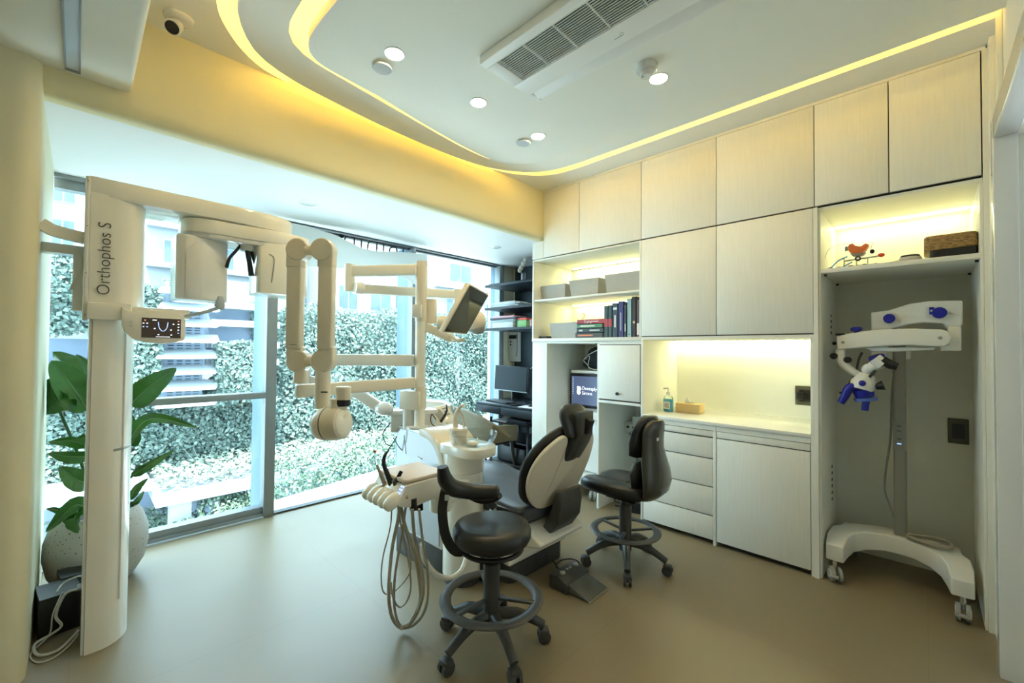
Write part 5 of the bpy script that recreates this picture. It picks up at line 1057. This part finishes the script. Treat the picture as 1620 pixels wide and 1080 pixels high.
# ------------------------------------------------------------------ things in the cabinets
YF = 3.40
def felt(name, x0, x1, z0, z1, y0, y1, lb, grp):
    t = thing(name, lb, 'box', ((x0+x1)/2, (y0+y1)/2, z0), grp)
    e = .018; v = lambda x, y, z: V(x, y, z)
    b_ = [v(x0+e, y0+e, z0), v(x1-e, y0+e, z0), v(x1-e, y1-e, z0), v(x0+e, y1-e, z0)]; t_ = [v(x0, y0, z1), v(x1, y0, z1), v(x1, y1, z1), v(x0, y1, z1)]
    ti = [v(x0+.006, y0+.006, z1), v(x1-.006, y0+.006, z1), v(x1-.006, y1-.006, z1), v(x0+.006, y1-.006, z1)]; bi = [p+V(0, 0, .02) for p in b_]
    mb = MB(); mb.sect(None, [b_, t_, ti, bi]); mb.build('box_body', BOXG, t, smooth=0); return t
felt('felt_box', -2.905, -2.58, 1.950, 2.10, YF, 3.66, 'grey felt box, leftmost of three on the upper lit shelf', 'grey felt boxes')
felt('felt_box', -2.525, -2.185, 1.950, 2.115, YF-.01, 3.66, 'grey felt box, middle one of three on the upper lit shelf', 'grey felt boxes')
felt('felt_box', -2.115, -1.745, 1.950, 2.125, YF-.02, 3.66, 'grey felt box, rightmost of three on the upper lit shelf', 'grey felt boxes')
felt('felt_box', -2.78, -2.435, 1.548, 1.705, YF, 3.66, 'grey felt box on the lower lit shelf left of the lying books', 'grey felt boxes')
tag(MB().bx(-2.90, -2.79, 3.37, 3.50, 1.548, 1.572).build('black_case', BLACK, bevel=.005), 'small flat black case at the left end of the lower lit shelf', 'case')
og = thing('gold_ornament', 'small golden twisted ornament standing behind the felt box on the lower lit shelf', 'ornament', (-2.62, 3.78, 1.548))
GOLD = mat('gold', (.75, .50, .12), .3, .8)
MB().tube([V(-2.62+.012*math.sin(k*1.1), 3.78+.012*math.cos(k*1.1), 1.55+.014*k) for k in range(21)], .006, 8).build('spiral', GOLD, og); MB().ell((-2.67, 3.78, 1.72), (.025, .02, .03)).build('bead', GOLD, og); MB().lathe([(.001, 0), (.04, 0), (.04, .01), (.001, .01)], (-2.62, 3.78, 1.548)).build('foot', GOLD, og)
def book(x0, x1, y0, y1, z0, z1, c, lb, grp, axis='v', marks=(), mc=(.8, .8, .78), wr=None):
    t = thing('book', lb, 'book', ((x0+x1)/2, (y0+y1)/2, z0), grp); m = mat('book_cover', c, .45, noise=.05)
    mb = MB()
    if axis == 'v': mb.bx(x0, x0+.003, y0, y1, z0, z1); mb.bx(x1-.003, x1, y0, y1, z0, z1); mb.bx(x0, x1, y0, y0+.004, z0, z1); MB().bx(x0+.003, x1-.003, y0+.004, y1-.004, z0+.003, z1-.004).build('pages', PAPER, t)
    else: mb.bx(x0, x1, y0, y1, z0, z0+.003); mb.bx(x0, x1, y0, y1, z1-.003, z1); mb.bx(x0, x1, y0, y0+.004, z0, z1); MB().bx(x0+.002, x1-.004, y0+.004, y1-.004, z0+.003, z1-.003).build('pages', PAPER, t)
    mb.build('cover', m, t, smooth=0)
    mm = mat('spine_print', mc, .5)
    for a, b, k in marks:
        if axis == 'v': MB().bx(x0+k, x1-k, y0-.0012, y0, z0+a, z0+b).build('spine_band', mm, t)
        else: MB().bx(x0+a, x0+b, y0-.0012, y0, z0+k, z1-k).build('spine_band', mm, t)
    if wr:
        if axis == 'h': text('spine_title', wr, (z1-z0)*.8, ((x0+x1)/2-.02, y0-.0012, (z0+z1)/2), (1, 0, 0), (0, 0, 1), mm, t)
        else: text('spine_title', wr, (x1-x0)*.55, ((x0+x1)/2, y0-.0012, (z0+z1)/2), (0, 0, 1), (-1, 0, 0), mm, t)
gl_ = 'books lying flat on the lower lit shelf'; gs = 'books standing on the lower lit shelf'
book(-2.43, -2.13, 3.37, 3.60, 1.548, 1.597, (.07, .07, .07), 'thick black book at the bottom of the lying stack on the lit shelf', gl_, 'h', [(.03, .20, .018)], (.75, .25, .12))
book(-2.42, -2.12, 3.375, 3.60, 1.598, 1.640, (.05, .07, .07), 'black book with grey title, second from the bottom of the lying stack', gl_, 'h', [(.03, .07, .014), (.15, .26, .015)], (.6, .62, .6))
book(-2.41, -2.13, 3.37, 3.59, 1.641, 1.680, (.10, .26, .13), 'green book second from the top of the lying stack on the lit shelf', gl_, 'h', [(.04, .20, .014)], (.75, .8, .7))
book(-2.41, -2.10, 3.37, 3.59, 1.681, 1.722, (.42, .05, .06), 'dark red book with white title on top of the lying stack', gl_, 'h', [(.16, .24, .017)], (.85, .8, .78), 'Trying   ')
xs_ = [(-2.108, -2.068, 1.838, (.05, .09, .10), [(.10, .17, 0)], (.45, .06, .07), 'teal black book with a red band, leftmost of the standing books'), (-2.066, -2.028, 1.840, (.05, .09, .10), [(.10, .17, 0)], (.45, .06, .07), 'teal black book with a red band, second of the standing books'),
       (-2.024, -1.968, 1.858, (.05, .07, .10), [(.09, .20, .02), (.25, .27, .01)], (.75, .78, .8), 'thick dark navy book with white title beside the red banded pair'), (-1.964, -1.912, 1.868, (.05, .05, .20), [(.06, .22, .022)], (.6, .6, .75), 'bright navy blue book in the middle of the standing books'),
       (-1.908, -1.880, 1.826, (.05, .06, .08), [(.05, .12, .01)], (.7, .7, .65), 'short dark book right of the navy blue one'), (-1.876, -1.834, 1.885, (.30, .48, .52), [(.02, .03, .012)], (.15, .2, .3), 'pale turquoise book among the standing books'),
       (-1.830, -1.792, 1.900, (.05, .03, .03), [(.12, .14, .01)], (.7, .6, .3), 'tallest dark brown book near the right end of the shelf'), (-1.788, -1.756, 1.870, (.12, .08, .08), [(.02, .12, .006)], (.80, .75, .7), 'brown and white book at the right end of the standing row')]
for x0, x1, z1, c, mk, mc, lb in xs_: book(x0, x1, 3.37, 3.58, 1.548, z1, c, lb, gs, 'v', mk, mc)
# bag on the bay shelf
bg_ = thing('backpack', 'black bag with white cord on the shelf of the tall bay', 'bag', (-2.35, 3.72, 1.222))
MB().ell((-2.33, 3.76, 1.345), (.20, .13, .135), p=.75).build('bag_body', mat('black_cloth', (.015, .015, .017), .8, noise=.3, bump=.3), bg_, smooth=70)
MB().ell((-2.50, 3.72, 1.29), (.07, .06, .05), p=.8).build('side_pouch', BLACK, bg_)
MB().tube([(-2.48, 3.66, 1.28), (-2.52, 3.64, 1.33), (-2.44, 3.63, 1.37), (-2.45, 3.62, 1.27), (-2.38, 3.62, 1.24), (-2.25, 3.63, 1.24)], .004, 6, k=5).build('cord', CABLE, bg_)
MB().tube([(-2.47, 3.64, 1.38), (-2.38, 3.63, 1.42), (-2.30, 3.63, 1.45), (-2.27, 3.63, 1.47)], .004, 6, k=4).build('cord', CABLE, bg_)
mw = thing('wall_monitor', 'black monitor with a dark blue desktop and white lettering in the tall bay', 'monitor', (-2.45, 3.68, 1.0))
tl, bl = P(902, 591, y=3.66), P(900, 641, y=3.66); x0 = tl.x; x1 = x0+.50; z1 = tl.z+.004; z0 = bl.z-.006
MB().bx(x0+.2, x0+.3, 3.695, 3.98, (z0+z1)/2-.05, (z0+z1)/2+.05).build('wall_mount', BLACK, mw)
MB().bx(x0, x1, 3.66, 3.695, z0, z1).build('housing', BLACK, mw, bevel=.004); sw = MB().bx(x0+.024, x1-.024, 3.657, 3.661, z0+.03, z1-.024).build('screen', SCRB, mw)
zc = (z0+z1)/2+.0; 
text('lettering', 'Dentsply', .050, (x0+.155, 3.656, zc+.026), (1, 0, 0), (0, 0, 1), LEDW, sw, align='LEFT', thin=-.001); text('lettering', 'Sirona', .050, (x0+.155, 3.656, zc-.022), (1, 0, 0), (0, 0, 1), LEDW, sw, align='LEFT', thin=-.001)
lx, lz = x0+.118, zc+.002
mb = MB(); mb.prism([V(lx+a*.8, 3.6565, lz+b*.8) for a, b in [(-.03, .052), (.005, .052), (.024, .045), (.032, .025), (.030, .008), (.015, .000), (-.030, .012)]], (0, -.001, 0)); mb.build('emblem', LEDW, sw)
mb = MB(); mb.prism([V(lx+a*.8, 3.6565, lz+b*.8) for a, b in [(-.03, .004), (.010, -.006), (.022, -.018), (.022, -.036), (.008, -.052), (-.012, -.054), (-.026, -.044), (-.032, -.025)]], (0, -.001, 0)); mb.build('emblem', LEDW, sw)
for k in range(9): MB().bx(x0+.038, x0+.044, 3.656, 3.658, z1-.05-.02*k, z1-.044-.02*k).build('desktop_icon', LEDW, sw)
# white cart whose wheel shows behind the dental chair
ct = thing('equipment_cart', 'white equipment cart on grey casters half hidden behind the dental chair', 'cart', (-2.42, 3.55, 0))
MB().bx(-2.56, -2.24, 3.42, 3.80, .12, .22).build('base', WHITE, ct, bevel=.03, seg=4); MB().bx(-2.50, -2.26, 3.55, 3.80, .22, .78).build('column', WHITE, ct, bevel=.03, seg=3); MB().bx(-2.56, -2.22, 3.45, 3.82, .76, .84).build('top', WHITE, ct, bevel=.02, seg=3)
def caster(t, c, ang, r=.045, m=GREYM):
    sd = V(math.cos(ang), math.sin(ang), 0); c = V(c)
    w_ = MB()
    for s_ in (-1, 1): w_.cyl(c+sd*s_*.010, c+sd*s_*.028, r, n=24)
    o = w_.build('caster', m, t); h = MB()
    for s_ in (-1, 1): h.cyl(c+sd*s_*.028, c+sd*s_*.031, r*.62, n=20)
    h.build('hub_cap', WHITE, o); MB().cyl(c+V(0, 0, r*.3), c+V(0, 0, r+.035), .012, n=12).build('caster_stem', CHROME, o)
for x, y in ((-2.53, 3.45), (-2.28, 3.45), (-2.53, 3.77), (-2.28, 3.77)): caster(ct, (x, y, .046), .6)
us = thing('ultrasonic_unit', 'small pale grey device with round knobs on the wall of the right equipment bay', 'device', (-1.86, 3.8, .6))
qa, qb = P(988, 668, y=3.78), P(1030, 692, y=3.78)
MB().bx(qa.x, -1.735, 3.76, 3.95, qb.z+.02, qa.z).build('housing', mat('pale_grey_plastic', (.60, .60, .55), .4), us, bevel=.012, seg=3)
for k in range(3): MB().lathe([(.001, 0), (.013, 0), (.013, .008), (.001, .008)], (qa.x+.05+.06*k, 3.76, (qa.z+qb.z)/2+.02), axis=(0, -1, 0), n=18).build('knob', BLACK, us); 
MB().lathe([(.001, 0), (.045, 0), (.045, .055), (.040, .065), (.001, .065)], (qa.x+.10, 3.84, qa.z), n=24).build('bottle_cap', WHITE, us)
MB().tube([(-1.95, 3.80, qb.z+.03), (-1.97, 3.78, .52), (-2.0, 3.78, .36), (-1.98, 3.78, .2)], .005, 8, k=4).build('cable', BLACK, us)
MB().bx(qa.x+.05, -1.735, 3.78, 3.93, qb.z-.01, qb.z+.018).build('bracket', GREYM, us)
fb = thing('power_box', 'low black power box among cables at the bottom of the right equipment bay', 'power supply', (-1.86, 3.5, 0))
MB().box((-1.86, 3.52, .045), (.22, .16, .09), Euler((0, 0, .3))).build('housing', BLACK, fb, bevel=.004); MB().box((-1.86, 3.52, .0915), (.20, .14, .002), Euler((0, 0, .3))).build('lid', GREYP, fb)
cable([(-2.08, 3.6, .01), (-2.0, 3.50, .02), (-1.95, 3.44, .04), (-2.05, 3.46, .06), (-2.06, 3.56, .05), (-1.96, 3.58, .03), (-1.93, 3.48, .02), (-2.02, 3.42, .03)], .006, 'coil of black cable on the floor of the right equipment bay', BLACK)
# sanitiser and tissue box on the worktop
sb = thing('sanitizer_bottle', 'clear pump bottle of blue sanitizer on the worktop', 'bottle', (-1.60, 3.60, .905))
MB().prism([V(-1.605+a, 3.60+b, .906) for a, b in rr(.078, .05, .02)], (0, 0, .105)).build('liquid', TEAL, sb, bevel=.006)
MB().lathe([(.042, .0), (.044, .004), (.044, .105), (.035, .13), (.016, .14), (.016, .15), (.001, .15)], (-1.605, 3.60, .906), sy=.68).build('bottle_body', CLEAR, sb)
MB().lathe([(.001, .148), (.016, .148), (.016, .165), (.006, .167), (.006, .20), (.001, .20)], (-1.605, 3.60, .906)).build('pump', WHITE, sb)
MB().bar((-1.605, 3.60, 1.108), (-1.64, 3.58, 1.103), .016, .012).build('pump_nozzle', WHITE, sb, bevel=.003)
lb_ = MB().bx(-1.632, -1.578, 3.569, 3.5705, .93, .99).build('label', PAPER, sb)
for k in range(4): MB().bx(-1.625, -1.585, 3.568, 3.569, .942+.011*k, .946+.011*k).build('print', NAVY, lb_)
tb_ = thing('tissue_box', 'bamboo tissue box on the worktop beside the sanitizer bottle', 'tissue box', (-1.46, 3.68, .905))
MB().box((-1.45, 3.68, .945), (.20, .13, .078), Euler((0, 0, .05))).build('box_body', BAMBOO, tb_, bevel=.003)
MB().lathe([(.001, 0), (.038, 0), (.038, .002), (.001, .002)], (-1.45, 3.68, .984), sy=.4).build('slot', BLACK, tb_)
MB().lathe([(.020, 0), (.026, .015), (.018, .03), (.008, .045), (.002, .05)], (-1.47, 3.68, .985), n=9, sy=.6).build('tissue', PAPER, tb_)
# microscope shelf contents
wb = thing('wicker_basket', 'woven wicker basket with a dark lower half on the lit top right shelf', 'basket', (.11, 3.5, 1.963))
MB().prism([V(.105+a, 3.53+b, 2.018) for a, b in rr(.212, .28, .03)], (0, 0, .083)).build('basket_rim', WICKER, wb, bevel=.012, seg=3)
MB().prism([V(.115+a, 3.53+b, 1.963) for a, b in rr(.185, .26, .02)], (0, 0, .056)).build('basket_base', BLACK, wb, bevel=.003)
gd = thing('curing_device', 'grey and black rounded device in the middle of the lit top right shelf', 'device', (-.06, 3.45, 1.963))
MB().ell((-.06, 3.45, 1.985), (.052, .05, .021), p=.7).build('housing', mat('silver_grey', (.45, .46, .47), .4), gd, smooth=80); MB().ell((-.06, 3.45, 2.003), (.044, .042, .012), p=.7).build('lid', BLACK, gd, smooth=80); MB().ell((-.06, 3.45, 1.971), (.046, .045, .008), p=.7).build('foot', BLACK, gd, smooth=80)
tag(MB().ell((-.125, 3.46, 1.985), (.03, .012, .006), rot=Euler((0, -.1, 0))).build('yellow_clip', mat('yellow_plastic', (.75, .75, .10), .4)), 'small yellow plastic piece beside the grey device', 'clip')
ph = thing('dental_articulator', 'metal articulator with orange jaw model on the left of the lit top right shelf', 'articulator', (-.31, 3.48, 1.963))
q = P(1340, 418, y=3.46); 
MB().bar((-.375, 3.46, 2.022), (-.195, 3.46, 2.030), .012, .008).build('rail', STEEL, ph)
for x in (-.372, -.31, -.255): MB().cyl((x, 3.46, 1.963), (x, 3.46, 2.045 if x < -.3 else 2.03), .003, n=8).build('post', STEEL, ph)
MB().ell((-.19, 3.46, 2.035), (.017, .012, .013)).build('end_knob', RED, ph)
MB().lathe([(.008, 0), (.016, 0), (.016, .012), (.008, .012)], (-.30, 3.44, 2.025), axis=(0, -1, 0), closed=True, n=20).build('lock_wheel', BLACK, ph)
MB().lathe([(.001, 0), (.006, 0), (.006, .014), (.001, .014)], (-.30, 3.44, 2.025), axis=(0, -1, 0), n=16).build('wheel_hub', WHITE, ph)
MB().prism([V(x, 3.43, z) for x, z in [(-.352, 2.10), (-.345, 2.122), (-.325, 2.128), (-.315, 2.11), (-.285, 2.10), (-.262, 2.118), (-.245, 2.105), (-.262, 2.075), (-.285, 2.055), (-.32, 2.06), (-.345, 2.075)]], (0, .06, 0)).build('jaw_model', ORANGE, ph, bevel=.006)
MB().prism([V(x, 3.435, z) for x, z in [(-.34, 2.065), (-.325, 2.045), (-.28, 2.042), (-.262, 2.06), (-.30, 2.066)]], (0, .05, 0)).build('plaster_base', GREYM, ph, bevel=.003)
MB().bx(-.366, -.352, 3.44, 3.47, 2.085, 2.112).build('clamp', STEEL, ph); MB().ell((-.232, 3.45, 2.062), (.012, .01, .014)).build('clamp', BLACK, ph)
MB().tube([(-.24, 3.45, 2.07), (-.235, 3.45, 2.10), (-.225, 3.45, 2.115)], .002, 6).build('wire', STEEL, ph)
for k, (x, s_) in enumerate(((-.44, .018), (-.395, .022), (-.335, .02), (-.30, .022), (-.27, .018), (-.215, .016))):
    MB().ell((x, 3.43+.01*(k % 2), 1.975), (s_, .02, .011)).build('rubber_foot', BLACK, ph)
MB().tube([(-.46, 3.42, 1.968), (-.43, 3.43, 1.99), (-.40, 3.44, 2.025), (-.355, 3.45, 2.048)], .004, 8, k=5).build('blue_hose', BLUET, ph)
MB().tube([(-.385, 3.42, 1.975), (-.36, 3.44, 1.99), (-.33, 3.45, 2.01)], .0035, 8, k=5).build('blue_hose', BLUET, ph)
MB().tube([(-.47, 3.44, 2.05), (-.455, 3.44, 2.10), (-.42, 3.44, 2.125), (-.37, 3.44, 2.128), (-.345, 3.44, 2.14)], .0012, 6, k=5).build('wire', STEEL, ph)

# ------------------------------------------------------------------ surgical microscope
mc = thing('microscope', 'white surgical microscope with blue knobs on a wheeled floor stand in the alcove', 'microscope', (-.12, 3.6, 0))
WG = mat('microscope_white', (.80, .80, .76), .35, noise=.02, coat=.2)
# arched base swept between its two feet
def rect(c, hw, z0, z1, d):
    sd = V(-d.y, d.x, 0); return [c+sd*hw+V(0, 0, z0), c-sd*hw+V(0, 0, z0), c-sd*hw+V(0, 0, z1), c+sd*hw+V(0, 0, z1)]
pth = [(-.415, 3.33, .045, .125, .225), (-.412, 3.42, .052, .13, .26), (-.395, 3.52, .065, .15, .275), (-.32, 3.60, .075, .17, .285), (-.21, 3.64, .08, .185, .29), (-.12, 3.645, .08, .185, .29), (-.03, 3.63, .08, .185, .285), (.06, 3.58, .075, .17, .28), (.115, 3.50, .065, .15, .27), (.13, 3.41, .052, .13, .255), (.135, 3.33, .045, .125, .215)]
pv = [V(a[0], a[1], 0) for a in pth]; mb = MB(); rings = []
for i, a in enumerate(pth):
    d = (pv[min(i+1, len(pv)-1)]-pv[max(i-1, 0)]).normalized(); rings.append(rect(pv[i], a[2], a[3], a[4], d))
mb.sect(None, rings); mb.build('stand_base', WG, mc, bevel=.008, seg=3, smooth=50)
for sx_ in (-.38, .10): MB().prism([V(sx_-.055, 3.60, .15), V(sx_+.055, 3.60, .15), V(sx_+.045, 3.86, .12), V(sx_-.045, 3.86, .12)], (0, 0, .10)).build('rear_foot', WG, mc, bevel=.01)
for x, y, a in ((-.415, 3.335, .5), (.135, 3.335, .0), (-.38, 3.84, .5), (.10, 3.84, 0)): caster(mc, (x, y, .047), a)
for x in (-.415, .135): MB().box((x, 3.29, .045), (.05, .03, .014)).build('brake_pedal', GREYM, mc, bevel=.003)
px_ = -.118; MB().prism([V(px_+a, 3.63+b, .27) for a, b in rr(.062, .062, .014)], (0, 0, 1.30)).build('stand_column', mat('column_grey', (.27, .27, .24), .4), mc, smooth=40)
MB().bx(px_-.032, px_+.032, 3.594, 3.60, .82, 1.0).build('control_strip', mat('strip_grey', (.24, .25, .24), .4), mc)
for z, m in ((.97, GREYP), (.94, GREYP), (.89, GREYP), (.86, LEDB)): MB().bx(px_-.012, px_+.008, 3.592, 3.595, z, z+.006).build('button', m, mc)
def armp(pts, y0, y1, nm): return MB().prism([V(P(x, y, y=y0).x, y0, P(x, y, y=y0).z) for x, y in pts], (0, y1-y0, 0)).build(nm, WG, mc, bevel=.008, seg=3, smooth=50)
armp([(1378, 494), (1405, 491), (1440, 480), (1470, 476), (1500, 475), (1523, 475), (1523, 512), (1518, 519), (1498, 519), (1492, 511), (1460, 510), (1435, 513), (1415, 519), (1400, 525), (1378, 528)], 3.50, 3.60, 'upper_arm')
armp([(1500, 516), (1521, 516), (1521, 555), (1487, 555), (1485, 547), (1500, 545)], 3.46, 3.60, 'elbow')
armp([(1323, 532), (1335, 529), (1370, 523), (1410, 520), (1450, 519.5), (1490, 521), (1500, 524), (1505, 534), (1502, 543), (1494, 548), (1480, 548), (1440, 546), (1400, 547), (1360, 550), (1325, 553)], 3.39, 3.46, 'lower_arm')
armp([(1378, 522), (1405, 522), (1405, 560), (1378, 570)], 3.60, 3.68, 'column_head'); armp([(1398, 548), (1441, 548), (1441, 568), (1398, 568)], 3.62, 3.68, 'column_head')
armp([(1366, 549), (1480, 549), (1478, 553), (1420, 556), (1380, 556)], 3.42, 3.46, 'arm_cover')
def knob(px, py, y, r, m=BLUE, ln=.035, ax_=(0, -1, 0)):
    c = P(px, py, y=y); mb = MB(); mb.lathe([(.001, 0), (r*.5, 0), (r*.5, ln*.3), (r, ln*.35), (r, ln*.9), (r*.85, ln), (.001, ln)], c, axis=ax_, n=24); return mb.build('knob', m, mc)
knob(1407, 504, 3.50, .028); knob(1486, 495, 3.50, .032)
mb = MB(); qa, qb = P(1470, 486, y=3.497), P(1478, 497, y=3.497)
mb.bx(qa.x, qb.x, 3.494, 3.50, qb.z, qa.z); mb.build('emblem', BLUE, mc); MB().bx(qa.x+.004, qb.x, 3.492, 3.494, (qa.z+qb.z)/2-.006, (qa.z+qb.z)/2+.006).build('emblem', WG, mc)
c_ = P(1355, 525, y=3.42); MB().lathe([(.001, -.02), (.010, -.02), (.012, 0), (.030, .012), (.032, .022), (.022, .032), (.001, .032)], c_, n=24).build('knob', BLUE, mc)
for px, py in ((1333.5, 541.5), (1487.5, 534.5)): c_ = P(px, py, y=3.39); MB().lathe([(.001, 0), (.009, 0), (.009, .003), (.001, .003)], c_, axis=(0, -1, 0), n=16).build('screw', GREYM, mc)
c_ = P(1330, 529, y=3.42); MB().box(c_, (.05, .05, .012)).build('arm_end_cap', BLACK, mc)
c_ = P(1320, 543, y=3.43); MB().ell(c_, (.012, .012, .012)).build('arm_end_cap', BLACK, mc)
def S(pts, r, m, nm, n=14): return MB().tube([P(x, y, y=yy) for x, y, yy in pts], r, n, k=4).build(nm, m, mc, smooth=60)
S([(1330, 553, 3.43), (1330, 566, 3.42), (1336, 577, 3.42), (1350, 588, 3.42), (1364, 596, 3.42)], [.026, .026, .025, .022, .018], WG, 'hanging_arm')
for px, py in ((1319, 563), (1341, 569)): MB().ell(P(px, py, y=3.40), (.022, .020, .020)).build('knob', BLACK, mc)
S([(1364, 557, 3.46), (1358, 570, 3.46), (1354, 590, 3.46), (1344, 606, 3.46), (1336, 620, 3.46), (1328, 621, 3.46)], .007, GREYP, 'cable', 10)
# optic head
MB().tube([P(1372, 592, y=3.42), P(1366, 606, y=3.41), P(1362, 617, y=3.40)], [.040, .064, .062], 24, k=2).build('optic_body', WG, mc, smooth=50)
MB().tube([P(1381, 594, y=3.42), P(1377, 592, y=3.42)], .05, 20).build('body_ring', GREYP, mc)
MB().ell(P(1374, 584, y=3.42), (.035, .035, .035)).build('tilt_joint', WG, mc, smooth=80)
MB().tube([P(1374, 586, y=3.42), P(1386, 576, y=3.40), P(1396, 574, y=3.39)], [.028, .032, .036], 16, k=2).build('binocular_tube', WG, mc, smooth=60)
MB().tube([P(1384, 567, y=3.38), P(1397, 577, y=3.38)], [.035, .035], 16).build('binocular_tube', WG, mc)
for dy in (0, .065): MB().tube([P(1396, 569, y=3.37+dy), P(1409, 577, y=3.37+dy), P(1420, 580, y=3.37+dy)], [.024, .026, .022], 16).build('eyepiece', BLACK, mc)
MB().lathe([(.001, 0), (.04, 0), (.04, .02), (.001, .02)], P(1388, 568, y=3.43), axis=(-.3, -.3, .9), n=20).build('knob', BLUE, mc)
MB().ell(P(1364, 606, y=3.34), (.018, .014, .018)).build('knob', BLUE, mc); MB().tube([P(1385, 612, y=3.40), P(1398, 609, y=3.40)], [.016, .030], 16).build('knob', BLACK, mc)
MB().tube([P(1365, 617, y=3.40), P(1368, 628, y=3.40)], [.055, .048], 20).build('lens_housing', BLUE, mc); MB().tube([P(1369, 629, y=3.40), P(1370, 634, y=3.40)], [.060, .056], 20).build('lens_guard', mat('blue_clear', (.10, .18, .55), .2), mc)
S([(1358, 614, 3.38), (1347, 612, 3.37), (1341, 617, 3.36), (1336, 628, 3.36), (1330, 637, 3.36)], [.022, .026, .026, .022, .020], BLUE, 'handle'); S([(1371, 632, 3.40), (1369, 641, 3.40), (1368, 649, 3.40)], [.018, .019, .018], BLUE, 'handle')
S([(1352, 618, 3.38), (1362, 620, 3.37)], [.014, .014], GREYP, 'handle_arm')
S([(1418, 570, 3.66), (1411, 620, 3.67), (1409, 690, 3.67), (1402, 740, 3.67), (1400, 775, 3.67), (1408, 800, 3.67), (1416, 825, 3.67)], .006, GREYM, 'power_cord', 8)
cl = MB(); cp_ = []
for k in range(60):
    a = k*2*PI/14; R1 = .085+.012*math.sin(k*.5); cp_.append(V(.0+R1*math.cos(a)*1.15, 3.60+R1*math.sin(a)*.8, .288+.0004*k+.003*math.sin(k*.9)))
cp_ = [V(-.10, 3.68, .33), V(-.09, 3.62, .30)]+cp_
tag(MB().tube(cp_, .006, 8, k=2).build('cable_coil', HOSE), 'coiled grey cable lying on the microscope base', 'cable')
